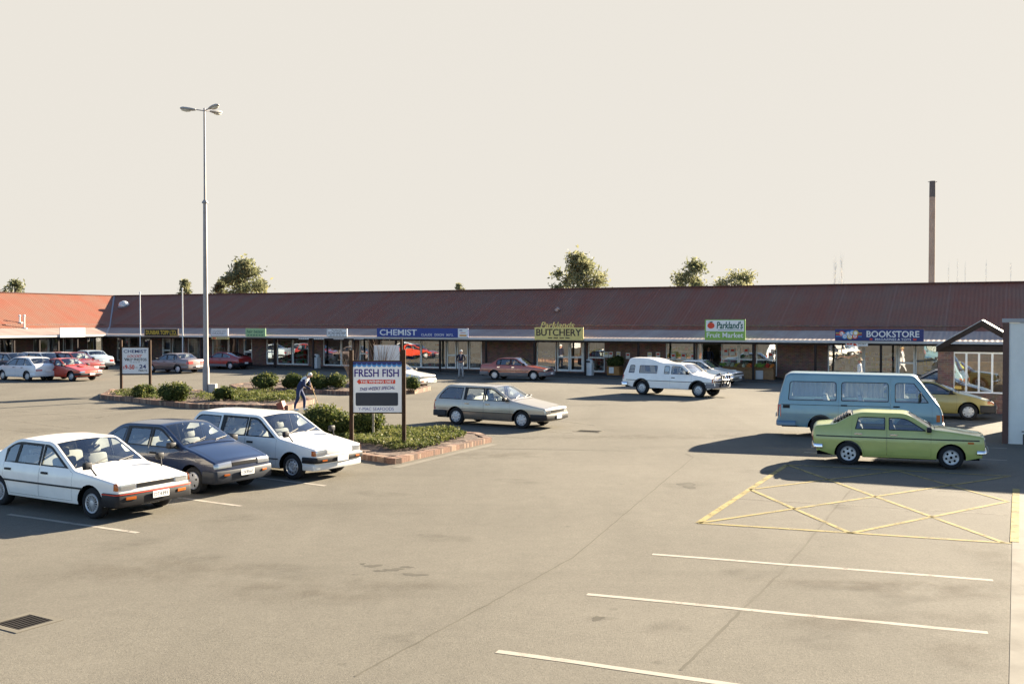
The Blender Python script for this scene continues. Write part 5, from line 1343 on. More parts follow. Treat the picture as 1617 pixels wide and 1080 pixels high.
# fruit stands
fr = {'orange': (.55, .17, .03), 'green': (.18, .30, .05), 'red': (.40, .04, .02), 'yellow': (.5, .38, .05), 'brown': (.22, .12, .05), 'pale': (.42, .42, .28)}
for kk, c in fr.items(): M['f_'+kk] = mat(kk+'_produce', c, .5, var=.15, vscale=8)
def fruitstand(px, t, w_, kinds, label, seed, box='white'):
    random.seed(seed); o = thing('fruit_stand', label, 'stand', onpave(px, t), -TH, 'fruit stands on the paving outside the fruit market')
    mb = MB(); mb.box(-w_/2, w_/2, -.3, .3, 0, .62, bev=.01); mb.build('stand_base', M['white'] if box == 'white' else M['f_brown'], o)
    mb = MB(); m4 = Matrix.Translation((0, 0, .66)) @ Matrix.Rotation(R(16), 4, 'X')
    for a in ((-w_/2, w_/2, -.34, -.31), (-w_/2, w_/2, .31, .34), (-w_/2, -w_/2+.03, -.31, .31), (w_/2-.03, w_/2, -.31, .31)): mb.box(*a, -.05, .13, 0, m4)
    mb.box(-w_/2+.03, w_/2-.03, -.31, .31, -.05, -.02, 0, m4); mb.build('tray', M['f_brown'], o)
    for kd in kinds:
        mb = MB(); i_ = kinds.index(kd); x0_ = -w_/2+.05+(w_-.1)*i_/len(kinds); x1_ = -w_/2+.05+(w_-.1)*(i_+1)/len(kinds)
        for _ in range(int(90*w_/len(kinds))):
            r_ = random.uniform(.035, .05); c = m4 @ Vector((random.uniform(x0_+.03, x1_-.03), random.uniform(-.28, .28), random.uniform(.04, .19)))
            mb.lathe([(.001, -r_), (r_*.75, -r_*.65), (r_, 0), (r_*.75, r_*.65), (.001, r_)], 7, 0, Matrix.Translation(c))
        mb.build(kd+'_produce', M['f_'+kd], o, smooth=80)
fruitstand(1146, 1.6, .8, ['green', 'pale'], 'fruit stand nearest the open doorway heaped with pale and green produce', 1)
fruitstand(1160, 1.3, .6, ['pale', 'yellow'], 'white fruit stand heaped with pale and yellow produce', 2)
fruitstand(1172, 1.0, .55, ['brown', 'pale'], 'brown box stand with dull brown produce above the hidden car bonnet', 3, 'b')
fruitstand(1186, .9, .6, ['orange', 'red'], 'brown box stand of orange and red fruit beside the veranda post', 4, 'b')
fruitstand(1202, 1.1, .95, ['green'], 'white fronted fruit stand heaped with green produce', 5)
fruitstand(1215, .75, .6, ['red', 'orange'], 'tall brown stand heaped with red and orange fruit at the right end', 6, 'b')
# goods seen behind the shop glass
random.seed(44)
GC = [mat('goods_%s' % n_, c, .6) for n_, c in (('red', (.5, .06, .03)), ('white', (.7, .68, .62)), ('yellow', (.6, .42, .06)), ('blue', (.06, .14, .4)), ('green', (.12, .32, .08)), ('tan', (.4, .28, .16)))]
def shelf(px, w_, lb, t=VT+.75, cols=None, h=1.7):
    p_ = onpave(px, t); p_.z = .155; o = thing('display_shelf', lb, 'shelf', p_, -TH, 'display shelves behind the shop glass')
    mb = MB(); mb.box(-w_/2, w_/2, .16, .2, 0, h); 
    for k_ in range(5): mb.box(-w_/2, w_/2, -.16, .158, .1+k_*h/5, .13+k_*h/5)
    mb.build('shelving', M['white'], o); mb = MB()
    for k_ in range(5):
        x = -w_/2+.04
        while x < w_/2-.12:
            ww = random.uniform(.08, .24); hh = random.uniform(.10, h/5-.06); mb.box(x, min(x+ww, w_/2), -.14, random.uniform(.0, .12), .132+k_*h/5, .132+k_*h/5+hh, random.choice(cols or range(6))); x += ww+random.uniform(.01, .08)
    tag(mb.build('packets', GC, o), kind=None)
for px, w_, lb, cols, hh in ((618, 1.2, 'shelf of packets behind the chemist glass left of the blank board', None, 1.5), (650, 1.1, 'shelf of packets behind the chemist glass, right of the fresh fish board', None, 1.2), (684, 1.4, 'tall crowded shelf behind the chemist glass left of the door', (1, 1, 5, 3, 0), 1.8), (751, .8, 'slim shelf behind the last chemist pane', (5, 1), 1.7),
                        (862, 1.0, 'shelf behind the glass left of the butchery doors', (1, 3), 1.3), (941, 1.0, 'shelf behind the window right of the butchery doors', (0, 1, 5), 1.5), (1075, 1.8, 'wide produce shelf behind the window left of the fruit market doorway', (0, 4, 2), 1.7), (1160, 1.8, 'produce shelf behind the glass right of the fruit market doorway', (0, 4, 0), 1.7),
                        (1208, 1.2, 'produce shelf behind the rightmost fruit market window', (1, 5), 1.5), (1332, 2.0, 'magazine shelf behind the left bookstore window', None, 1.7), (1390, 1.8, 'magazine shelf behind the middle bookstore window', None, 1.5), (1465, 1.0, 'shelf behind the right bookstore window beside the brick kiosk', (1, 2), 1.7),
                        (450, 1.2, 'green and red display shelf in the hair salon window', (4, 4, 0), 1.7), (475, 1.2, 'green display shelf in the right pane of the hair salon window', (4, 0), 1.7), (523, 1.0, 'shelf of clothes behind the second hand shop glass', (1, 5), 1.4), (345, 1.1, 'shelf behind the drapery window near the lamp post', (5, 0), 1.4), (208, .9, 'shelf behind the first window right of the roof valley', (0, 5), 1.5)):
    shelf(px, w_, lb, cols=cols, h=hh)
# ================================================================== people
M['skin'] = mat('skin', (.42, .24, .17), .6, var=.05); M['hairw'] = mat('white_hair', (.62, .60, .56), .8, var=.1); M['hairb'] = mat('dark_hair', (.03, .02, .015), .7)
M['navycloth'] = mat('navy_cloth', (.015, .018, .035), .85, var=.2); M['greytr'] = mat('pale_grey_trousers', (.28, .29, .30), .85, var=.1); M['shoe'] = mat('dark_shoe', (.015, .013, .012), .4)
M['trackblue'] = mat('blue_tracksuit', (.018, .03, .085), .8, var=.15); M['whitecloth'] = mat('white_cloth', (.62, .62, .60), .85, var=.08); M['straw'] = mat('straw_hat', (.42, .30, .16), .85, var=.15); M['eye'] = mat('eye_dark', (.02, .015, .01), .3)
def person(label, loc, rotz, J, B, mats, hands=None, hair=None, hairmat=None, look=Vector((0, -1, 0)), group=None):
    """J: name -> (x,y,z,rx[,ry]); B: list of (a,b,material index)"""
    names = list(J); idx = {n: i for i, n in enumerate(names)}
    vs = [Vector(J[n][:3]) for n in names]; rad = [(J[n][3], J[n][4] if len(J[n]) > 4 else J[n][3]) for n in names]
    ed = [(idx[a], idx[b]) for a, b, m in B]; em = [m for *_, m in B]
    if hands:
        for h, d, side, curl in hands:      # wrist joint, direction of fingers, thumb side, curl direction
            w_ = vs[idx[h]]; d = Vector(d).normalized(); sd_ = Vector(side).normalized(); cu = Vector(curl).normalized()
            p_ = len(vs); vs.append(w_+d*.05); rad.append((.028, .020)); ed.append((idx[h], p_)); em.append(hands_mat)
            for f, ln in enumerate((.062, .072, .068, .052)):
                b0_ = w_+d*.085+sd_*(.027-.018*f); q = len(vs); vs += [b0_, b0_+d*ln*.45+cu*.012, b0_+d*ln*.7+cu*.035]; rad += [(.0095, .0095), (.008, .008), (.0065, .0065)]
                ed += [(p_, q), (q, q+1), (q+1, q+2)]; em += [hands_mat]*3
            q = len(vs); vs += [w_+d*.035+sd_*.036, w_+d*.065+sd_*.05+cu*.02]; rad += [(.011, .011), (.009, .009)]; ed += [(p_, q), (q, q+1)]; em += [hands_mat]*2
    me = bpy.data.meshes.new('person'); me.from_pydata([tuple(v) for v in vs], ed, []); ob = bpy.data.objects.new('person', me); COL.objects.link(ob)
    md = ob.modifiers.new('s', 'SKIN'); md.use_smooth_shade = True; sv = me.skin_vertices[0].data
    for i, (a, b) in enumerate(rad): sv[i].radius = (a, b); sv[i].use_root = (i == 0)
    ob.modifiers.new('b', 'SUBSURF').levels = 2; ob.modifiers['b'].render_levels = 2
    dg = bpy.context.evaluated_depsgraph_get(); m2 = bpy.data.meshes.new_from_object(ob.evaluated_get(dg)); bpy.data.objects.remove(ob)
    m2.name = 'person'; m2.materials.clear()
    for m_ in mats: m2.materials.append(m_)
    segs = [(vs[a], vs[b], m_) for (a, b), m_ in zip(ed, em)]
    for pl in m2.polygons:
        c = pl.center; best = 9; bi = 0
        for a, b, m_ in segs:
            ab = b-a; t = max(0, min(1, (c-a).dot(ab)/max(1e-9, ab.length_squared))); d_ = (c-(a+ab*t)).length
            if d_ < best: best = d_; bi = m_
        pl.material_index = bi; pl.use_smooth = True
    o = bpy.data.objects.new('person', m2); COL.objects.link(o); o.location = loc; o.rotation_euler = (0, 0, rotz); tag(o, label, 'person', group)
    hd = vs[idx['head']]; r_ = rad[idx['head']][0]; L = look.normalized(); S_ = L.cross(Vector((0, 0, 1))).normalized()
    mb = MB()
    for s in (1, -1):
        c = hd+L*r_*.9+S_*s*.032+Vector((0, 0, .012)); mb.lathe([(.001, -.010), (.011, 0), (.001, .010)], 8, 0, Matrix.Translation(c))
    c = hd+L*r_*.93-Vector((0, 0, .05)); mb.tube([c-S_*.022, c+S_*.022], .005, 0, 6); mb.build('eyes_and_mouth', M['eye'], o)
    mb = MB(); c = hd+L*r_*1.0-Vector((0, 0, .015)); mb.tube([c+Vector((0, 0, .03))-L*.01, c+L*.018-Vector((0, 0, .008)), c-Vector((0, 0, .018))], [.008, .013, .008], 0, 8)
    for s in (1, -1): mb.lathe([(.001, -.03), (.014, -.01), (.016, .012), (.001, .03)], 8, 0, Matrix.Translation(hd+S_*s*r_*.98-Vector((0, 0, .008))))
    mb.build('nose_and_ears', mats[hands_mat], o, smooth=60)
    if hairmat:
        mb = MB(); n1 = 10
        mb.lathe([(r_*1.12*math.sin(t/n1*math.pi*.56)+.0005, r_*1.22*math.cos(t/n1*math.pi*.56)) for t in range(n1+1)], 18, 0, Matrix.Translation(hd-L*r_*.18+Vector((0, 0, .012))))
        mb.build('hair', hairmat, o, smooth=60)
    return o
hands_mat = 0
# mats: 0 skin, 1 top, 2 trousers, 3 shoes, 4 second top
def std(lean=0, f=0, feet=((.10, -.02), (-.10, .02)), h=1.0, armL=None, armR=None, hip=.92, wide=1.0):
    """a standing figure facing -y"""
    J = {'pelvis': (0, 0, hip, .150*wide, .115), 'waist': (0, lean*.2, hip+.16, .135*wide, .10), 'chest': (0, lean*.6, hip+.36, .150*wide, .115), 'shoulders': (0, lean*.85, hip+.50, .105, .085), 'neck': (0, lean, hip+.575, .052, .052),
         'jaw': (0, lean-.012, hip+.645, .062, .066), 'head': (0, lean-.006, hip+.715, .078, .09), 'crown': (0, lean, hip+.765, .060, .07)}
    B_ = [('pelvis', 'waist', 1), ('waist', 'chest', 1), ('chest', 'shoulders', 1), ('shoulders', 'neck', 0), ('neck', 'jaw', 0), ('jaw', 'head', 0), ('head', 'crown', 0)]
    for s, n_, fx, arm in ((1, 'l', feet[0], armL), (-1, 'r', feet[1], armR)):
        J['hip'+n_] = (s*.09, 0, hip-.07, .092, .095); J['knee'+n_] = (s*.085+(fx[0]-s*.1)*.5, fx[1]*.6-.02, .48, .062, .066); J['shin'+n_] = (fx[0], fx[1]*.9, .28, .055, .058); J['ankle'+n_] = (fx[0], fx[1]+.01, .09, .042, .045)
        J['heel'+n_] = (fx[0], fx[1]+.04, .045, .04, .04); J['toe'+n_] = (fx[0]+s*.02, fx[1]-.15, .032, .038, .028)
        B_ += [('pelvis', 'hip'+n_, 2), ('hip'+n_, 'knee'+n_, 2), ('knee'+n_, 'shin'+n_, 2), ('shin'+n_, 'ankle'+n_, 2), ('ankle'+n_, 'heel'+n_, 3), ('heel'+n_, 'toe'+n_, 3)]
        e, w_ = arm
        J['sho'+n_] = (s*.185*wide, lean*.85, hip+.475, .068, .066); J['elb'+n_] = (*e, .048, .048); J['cuff'+n_] = (*(Vector(e).lerp(Vector(w_), .9)), .036, .036); J['wri'+n_] = (*w_, .026, .024)
        B_ += [('shoulders', 'sho'+n_, 1), ('sho'+n_, 'elb'+n_, 1), ('elb'+n_, 'cuff'+n_, 1), ('cuff'+n_, 'wri'+n_, 0)]
    return J, B_
J, B_ = std(armL=((.27, .02, 1.14), (.12, -.20, 1.03)), armR=((-.27, .02, 1.14), (-.10, -.20, 1.02)), feet=((.12, -.02), (-.12, .0)), wide=1.08)
p_ = G(728, 597); p_.z = 0
o = person('white haired man in a navy blazer and pale grey trousers outside the chemist', p_, R(-4), J, B_, [M['skin'], M['navycloth'], M['greytr'], M['shoe']],
       hands=[('wril', (-1, -.2, -.1), (0, -.2, 1), (0, .5, 0)), ('wrir', (1, -.4, -.1), (0, -.2, 1), (0, .5, 0))], hairmat=M['hairw'])
mb = MB(); mb.add([(-.055, -.108, 1.44), (.055, -.108, 1.44), (.012, -.147, 1.16), (-.012, -.147, 1.16), (0, -.135, 1.44)], [(0, 3, 2, 1)]); mb.build('shirt', M['whitecloth'], o)
mb = MB(); mb.add([(-.014, -.122, 1.42), (.014, -.122, 1.42), (.022, -.155, 1.2), (0, -.158, 1.15), (-.022, -.155, 1.2)], [(0, 4, 3, 2, 1)]); mb.build('tie', mat('dark_red_tie', (.12, .02, .03), .6), o)
mb = MB()
for s in (1, -1):
    mb.add([(s*.05, -.112, 1.45), (s*.115, -.116, 1.38), (s*.095, -.142, 1.31), (s*.012, -.16, 1.14)], [(0, 1, 2, 3)])
mb.build('lapels', M['navycloth'], o)
# shopkeeper in the doorway
J, B_ = std(armL=((.30, .04, 1.16), (.22, -.05, .92)), armR=((-.30, .04, 1.16), (-.22, -.05, .92)), wide=1.1)
p_ = onpave(1119, VT+.5); p_.z = .155
person('person in a dark jumper standing in the open doorway of the fruit market', p_, R(-10), J, B_, [M['skin'], M['navycloth'], M['navycloth'], M['shoe']],
       hands=[('wril', (0, -.2, -1), (-.2, -1, 0), (-.5, 0, 0)), ('wrir', (0, -.2, -1), (.2, -1, 0), (.5, 0, 0))], hairmat=M['hairb'])
# walker with hat
J, B_ = std(armL=((.25, .06, 1.12), (.22, -.14, .96)), armR=((-.25, .10, 1.12), (-.22, .06, .92)), feet=((.09, -.28), (-.09, .26)), wide=1.05, hip=.88)
p_ = G(1357, 621.5)
o = person('person in a straw hat and white coat walking left behind the blue van', p_, R(-90-20), J, B_, [M['skin'], M['whitecloth'], M['whitecloth'], M['shoe']],
       hands=[('wril', (0, -.3, -1), (-.2, -1, 0), (-.5, 0, 0)), ('wrir', (0, .2, -1), (.2, -1, 0), (.5, 0, 0))], hairmat=M['hairb'])
mb = MB(); mb.lathe([(.001, .115), (.06, .11), (.09, .07), (.10, .02), (.18, .0), (.18, -.01), (.09, .005)], 20, 0, Matrix.Translation((0, 0, .88+.75))); mb.build('hat', M['straw'], o, smooth=50)
mb = MB(); mb.lathe([(.165, 1.05), (.19, .85), (.22, .60), (.20, .58)], 18); mb.build('coat_skirt', M['whitecloth'], o, smooth=50)
# sweeper, bending forward (faces -y, turned afterwards)
J = {'pelvis': (0, .04, .86, .150, .125), 'waist': (0, -.04, 1.0, .150, .12), 'chest': (0, -.13, 1.12, .162, .125), 'shoulders': (0, -.27, 1.27, .12, .10), 'neck': (0, -.33, 1.315, .05, .05), 'jaw': (0, -.40, 1.33, .058, .066), 'head': (0, -.43, 1.385, .078, .09), 'crown': (0, -.44, 1.43, .06, .07)}
B_ = [('pelvis', 'waist', 1), ('waist', 'chest', 1), ('chest', 'shoulders', 4), ('shoulders', 'neck', 0), ('neck', 'jaw', 0), ('jaw', 'head', 0), ('head', 'crown', 0)]
for s, n_, fy in ((1, 'l', -.16), (-1, 'r', .14)):
    J['hip'+n_] = (s*.09, .04, .80, .095, .10); J['knee'+n_] = (s*.10, fy*.6-.04, .47, .068, .07); J['shin'+n_] = (s*.10, fy+.02, .26, .060, .06); J['ankle'+n_] = (s*.10, fy+.04, .09, .045, .045); J['heel'+n_] = (s*.10, fy+.06, .045, .042, .04); J['toe'+n_] = (s*.12, fy-.14, .035, .042, .032)
    B_ += [('pelvis', 'hip'+n_, 2), ('hip'+n_, 'knee'+n_, 2), ('knee'+n_, 'shin'+n_, 2), ('shin'+n_, 'ankle'+n_, 2), ('ankle'+n_, 'heel'+n_, 3), ('heel'+n_, 'toe'+n_, 3)]
    w_ = (.03, -.42, .98) if s > 0 else (.0, -.46, .84); e = (s*.24, -.30, 1.02) if s > 0 else (s*.22, -.28, .98)
    J['sho'+n_] = (s*.18, -.24, 1.235, .075, .07); J['elb'+n_] = (*e, .05, .05); J['cuff'+n_] = (*(Vector(e).lerp(Vector(w_), .88)), .038, .038); J['wri'+n_] = (*w_, .026, .024)
    B_ += [('shoulders', 'sho'+n_, 4), ('sho'+n_, 'elb'+n_, 1), ('elb'+n_, 'cuff'+n_, 1), ('cuff'+n_, 'wri'+n_, 0)]
p_ = G(474, 648); rz = R(90-12)
person('stooping person in a blue and white tracksuit sweeping the asphalt with a broom', p_, rz, J, B_, [M['skin'], M['trackblue'], M['trackblue'], M['whitecloth'], M['whitecloth']],
       hands=[('wril', (-.5, -.7, -.3), (0, -.3, 1), (-.6, .3, 0)), ('wrir', (.5, -.7, -.3), (0, -.3, 1), (.6, .3, 0))], hairmat=M['hairw'])
br = thing('broom', 'yellow handled broom held by the person in the tracksuit', 'broom', p_, rz)
mb = MB(); mb.tube([(.0, -.44, 1.10), (0, -.80, .10)], .014, 0, 8); mb.build('handle', mat('varnished_handle', (.50, .30, .10), .5), br)
mb = MB(); mb.box(-.18, .18, -.84, -.77, .06, .11, 0, bev=.01); mb.build('broom_head', M['f_brown'], br)
mb = MB(); mb.prism([(-.18, .062), (.18, .062), (.20, .002), (-.20, .002)], -.85, -.765); mb.build('bristles', M['straw'], br)
p_ = G(447, 648); o = thing('dustpan', 'red brown metal dustpan scoop standing beside the sweeping person', 'dustpan', p_, R(-25))
dpm = mat('red_brown_metal', (.30, .08, .045), .6, var=.15)
mb = MB(); m4 = Matrix.Rotation(R(-22), 4, 'Y')
for a in ((-.14, .14, .10, .115, .0, .36), (-.14, -.128, -.10, .10, 0, .36), (.128, .14, -.10, .10, 0, .36), (-.14, .14, -.10, .10, -.0, .012), (-.14, .14, -.112, -.10, 0, .34)): mb.box(*a, 0, m4)
mb.build('pan', dpm, o); mb = MB(); mb.tube([tuple(m4 @ Vector((0, .09, .34))), tuple(m4 @ Vector((-.10, .09, .42)))], .012); mb.build('handle', dpm, o)

# ================================================================== cars
def base(**k):
    d = dict(blackframe=1, W=1.66, H=1.36, belt=.88, wr=.29, wx=(1.30, -1.18), k=(2, 4, 5, 6, 7, 8), rail=.05, r=.03, cf=.05, ftap=.07, doors=[(-.14, .80), (-1.06, -.15)], seats=[.02, -.80], tumble=.34, rglass=(.10, .93), wins=[])
    d.update(k); return d
SED = dict(prof=[(2.00, .27, 0), (2.06, .40, .05), (2.05, .69, .05), (1.3, .80, .4), (.84, .86, .08), (.12, 1.31, .14), (-.90, 1.31, .20), (-1.42, .95, .10), (-2.06, .92, .06), (-2.14, .5, .06), (-2.06, .29, 0)],
           wins=[(-.10, -.10, .78, .78, 0), (-.80, -.74, -.20, -.20, 1), (-1.03, -.98, -.84, -.78, 1)], doors=[(-.14, .80), (-1.08, -.15)])
HAT = dict(prof=[(1.78, .27, 0), (1.85, .40, .05), (1.83, .66, .07), (1.3, .84, .4), (.88, .93, .10), (.12, 1.34, .18), (-1.1, 1.32, .20), (-1.80, .92, .10), (-2.0, .86, .07), (-2.04, .5, .06), (-1.96, .29, 0)],
           wins=[(-.08, -.08, .82, .82, 0), (-.84, -.80, -.16, -.16, 1), (-1.66, -1.25, -.98, -.92, -1)], wx=(1.18, -1.20), doors=[(-.12, .84), (-.91, -.13)], rglass=(.10, .95))
WAG = dict(prof=[(1.94, .27, 0), (2.0, .40, .05), (1.98, .70, .05), (1.3, .82, .4), (.90, .89, .08), (.20, 1.36, .16), (-1.78, 1.38, .14), (-2.16, .94, .10), (-2.24, .80, .07), (-2.26, .5, .06), (-2.18, .29, 0)],
           wins=[(-.06, -.06, .84, .84, 0), (-.86, -.80, -.14, -.14, 1), (-2.02, -1.84, -1.04, -1.0, -1)], doors=[(-.10, .86), (-.95, -.11)], rglass=(.10, .92), H=1.40)
def mk(b, **k):
    d = base(); d.update(b); d.update(k); return d
def place(px, py, heading, S, which='f', s=-1):
    g_ = G(px, py); a = R(heading); f = S.get('scale', 1); x = f* S['wx'][0] if which == 'f' else f*S['wx'][1]; y = f*s*(S['W']/2-.10)
    return g_-Vector((math.cos(a)*x-math.sin(a)*y, math.sin(a)*x+math.cos(a)*y, 0))
CAR_LOG = {}
def car(name, label, px, py, heading, S, which='f', s=-1, group='cars in the car park', cat='car'):
    return make_car(name, label, cat, place(px, py, heading, S, which, s), heading, S, group)

# A white sedan nearest the camera at left
S = mk(SED, paint=paint('white_paint', (.78, .75, .69)), wheel='mesh', wr=.28, lowpaint=None, framemat=M['seal'], glass=M['carglass'], H=1.29, belt=.84, W=1.70, tumble=.28, wx=(1.28, -1.42), doors=[(-.14, .80), (-1.24, -.15)],
       prof=[(1.90, .26, 0), (1.97, .38, .05), (1.96, .665, .04), (1.3, .765, .4), (.82, .82, .08), (.06, 1.28, .14), (-.98, 1.29, .20), (-1.62, .93, .10), (-2.30, .90, .06), (-2.36, .5, .06), (-2.28, .29, 0)],
       wins=[(-.10, -.10, .78, .78, 0), (-.86, -.80, -.20, -.20, 1), (-1.22, -1.1, -.90, -.84, 1)],
       bumpers=[(True, .26, .50, .045, .62, [M['black'], M['sRed']], 'bumper', (.475, .492, 1)), (False, .26, .52, .045, .5, [M['black']])],
       patches=[('headlight', True, .44, .80, .555, .640, .012, M['lamp']), ('grille', True, 0, .41, .565, .630, .008, M['grille']), ('front_indicator', True, .46, .66, .395, .43, .058, M['amber']), ('corner_lamp', True, .775, .80, .55, .67, .02, M['amber'], True, .05),
                ('tail_light', False, .45, .76, .60, .78, .01, M['red'], True, .06)],
       plates=[(True, .05, .41, 'DT4393'), (False, 0, .45, '')], strips=[(.53, -2.2, 1.25, .03, M['black'])], mirrors=[('fender', 1.20, .76)], seatm=M['seatl'], step=.10)
S['lowpaint'] = S['paint']
car('parked_sedan', 'white sedan with red striped black bumper and fender mirrors, nearest at the left edge', 148, 819, -30.5, S)
# B navy hatchback
S = mk(HAT, W=1.60, paint=paint('navy_paint', (.006, .015, .045), 0.0), wheel='cap5', wr=.275, H=1.35, lowpaint=mat('grey_lower_body', (.022, .026, .034), .5),
       zlow=.42, bumpers=[(True, .25, .50, .05, .5, [mat('dark_grey_bumper', (.020, .024, .032), .5)]), (False, .25, .52, .05, .4, [M['black']])],
       patches=[('headlight', True, .36, .765, .55, .645, .014, M['lamp']), ('grille', True, 0, .34, .575, .625, .010, M['grille']), ('front_indicator', True, .45, .58, .41, .435, .062, M['amber']), ('tail_light', False, .50, .74, .62, .84, .01, M['red'], True, .06)],
       plates=[(True, .0, .43, 'OE8565'), (False, 0, .45, '')], mirrors=[('door', .66, .90)], seatm=M['seatl'], step=.10, strips=[(.70, -1.7, 1.3, .006, M['alloy'])])
car('parked_hatchback', 'dark navy hatchback parked between the two white cars at left', 307, 779.5, -31, S)
# C white wagon
S = mk(WAG, W=1.64, paint=paint('white_paint', (.76, .74, .69)), wheel='steel', wr=.285,
       bumpers=[(True, .40, .53, .05, .62, [M['black']]), (True, .24, .375, .04, .45, [paint('white_valance', (.58, .58, .55))], 'air_dam'), (False, .28, .50, .05, .4, [M['black']])],
       patches=[('headlight', True, .44, .76, .57, .67, .012, M['lamp']), ('grille', True, 0, .42, .58, .66, .008, M['gutter']), ('front_indicator', True, .48, .62, .44, .47, .062, M['amber']), ('corner_lamp', True, .75, .79, .56, .67, .02, M['amber'], True, .07),
                ('tail_light', False, .55, .76, .52, .88, .01, M['red'], True, .04)],
       plates=[(True, .0, .46, ''), (False, 0, .45, '')], strips=[(.44, -1.9, 1.2, .02, M['black'])], mirrors=[('fender', 1.15, .82)], seatm=M['seatl'], step=.10)
_, skin_, Y_, ua_, _ = car('parked_wagon', 'white station wagon with fender mirrors parked beside the planted island', 463, 757, -31, S)
# D silver two tone wagon
S = mk(WAG, W=1.68, paint=paint('champagne_paint', (.36, .33, .28), .35), lowpaint=paint('brown_lower_paint', (.17, .14, .11), .3), zlow=.50, wheel='cap', wr=.30, wx=(1.32, -1.30), H=1.40, ww=.19,
       prof=[(2.18, .27, 0), (2.24, .42, .05), (2.22, .69, .07), (1.4, .83, .5), (.92, .92, .10), (.16, 1.36, .16), (-1.75, 1.38, .16), (-2.16, .98, .10), (-2.22, .80, .07), (-2.24, .5, .06), (-2.16, .32, 0)],
       wins=[(-.10, -.10, .84, .84, 0), (-.90, -.84, -.20, -.20, 1), (-2.04, -1.80, -1.08, -1.04, -1)], doors=[(-.15, .88), (-.99, -.16)], framemat=M['seal'],
       bumpers=[(True, .30, .50, .05, .70, [M['black']]), (False, .30, .50, .06, .55, [M['black']])], handle=M['chrome'],
       patches=[('headlight', True, .46, .80, .54, .63, .012, M['lamp']), ('grille', True, 0, .43, .55, .62, .008, M['grille']), ('tail_light', False, .56, .80, .52, .86, .012, M['red'], True, .05)],
       plates=[(True, .0, .40, ''), (False, 0, .45, '')], strips=[(.50, -2.0, 1.25, .02, M['ink']), (.565, -2.0, 1.25, .008, M['ink'])], mirrors=[('door', .70, .90)], mirm=M['black'], seatm=M['seatw'], step=.12, scale=.97)
sw_pos = place(718, 670, -30, S, 'r')
root_, *_ = make_car('moving_wagon', 'champagne and brown station wagon driving across the middle of the car park', 'car', (place(718, 670, -30, S, 'r')+place(828, 677.3, -30, S, 'f'))/2, -30, S, 'cars in the car park')
# E green sedan
S = mk(SED, blackframe=0, W=1.58, paint=paint('lime_green_paint', (.36, .39, .11)), wheel='slot', wr=.30, H=1.38, belt=.92, r=.055, wx=(1.27, -1.18), k=(2, 4, 5, 6, 7, 8), ar=.345, rail=.06,
       prof=[(1.98, .30, 0), (2.05, .52, .06), (2.03, .84, .08), (1.4, .93, .5), (.84, .985, .10), (.24, 1.36, .18), (-.98, 1.365, .22), (-1.50, 1.05, .10), (-2.02, .99, .08), (-2.08, .66, .12), (-1.96, .34, 0)],
       wins=[(-.20, -.20, .74, .74, 0), (-1.02, -.90, -.29, -.29, 1)], doors=[(-.245, .80), (-1.10, -.255)], framemat=M['seal'], wrad=.07, cr=.05,
       bumpers=[(True, .40, .50, .07, .12, [M['chrome']]), (False, .42, .53, .06, .14, [M['chrome']])], handle=M['chrome'], hz=.10,
       patches=[('headlight', True, .40, .70, .62, .78, .012, M['lamp']), ('grille', True, 0, .38, .62, .78, .006, M['grille']), ('tail_light', False, .40, .70, .60, .74, .012, M['red'])],
       plates=[(True, .0, .46, ''), (False, 0, .40, '')], strips=[(.74, -1.98, 1.92, .028, M['black'])], mirrors=[('door', .74, .92)], seatm=M['seatd'], step=.10, plate_off=.09, scale=.94)
S['seatm'] = M['seatd']
gr_, skg, Yg, uag, peg = car('parked_sedan', 'lime green older sedan with slotted wheels beside the yellow box marking', 1339.5, 733.5, -19.5, S, 'r')
mb = MB()
for s in (1, -1): x = 1.72; mb.box(x-.07, x+.07, s*Yg(x, .68)-(.01 if s < 0 else -.0), s*Yg(x, .68)+(.01 if s > 0 else 0), .655, .70)
mb.build('side_marker', M['amber'], gr_)
mb = MB(); zz = [(-1.12, 1.335), (-1.60, 1.075)]
for k_ in range(6):   # louvred rear window shade
    f0 = .10+k_*.14; x = -1.10+f0*(-.50); z = 1.325+f0*(-.32)
    mb.box(x-.07, x+.02, -.48, .48, z+.02, z+.032)
mb.build('window_louvres', M['black'], gr_)
# F blue van
VAN = dict(blackframe=0, W=1.69, H=1.95, belt=1.10, wr=.32, wx=(1.35, -1.10), k=(2, 4, 5, 6, 7, 8), rail=.10, r=.07, tumble=.16, ftap=.05, rtap=.03, ar=.38, sill=.30,
       prof=[(2.18, .34, 0), (2.28, .45, .06), (2.27, .80, .10), (2.20, 1.02, .10), (2.10, 1.13, .08), (1.55, 1.90, .18), (-2.12, 1.93, .20), (-2.32, 1.20, .1), (-2.35, .95, .05), (-2.36, .45, .06), (-2.28, .36, 0)],
       wins=[(.98, .98, 1.99, 1.99, 0), (-.52, -.52, .80, .80, 1), (-2.05, -1.98, -.66, -.66, -1)], wtop=1.68, wrad=.09, doors=[(.86, 1.99), (-.60, .85)], dtop=1.80, seats=[1.0, .1, -.9], seatz=.86, seath=.5,
       rglass=(.12, .90), cf=.05, cr=.03, step=.13)
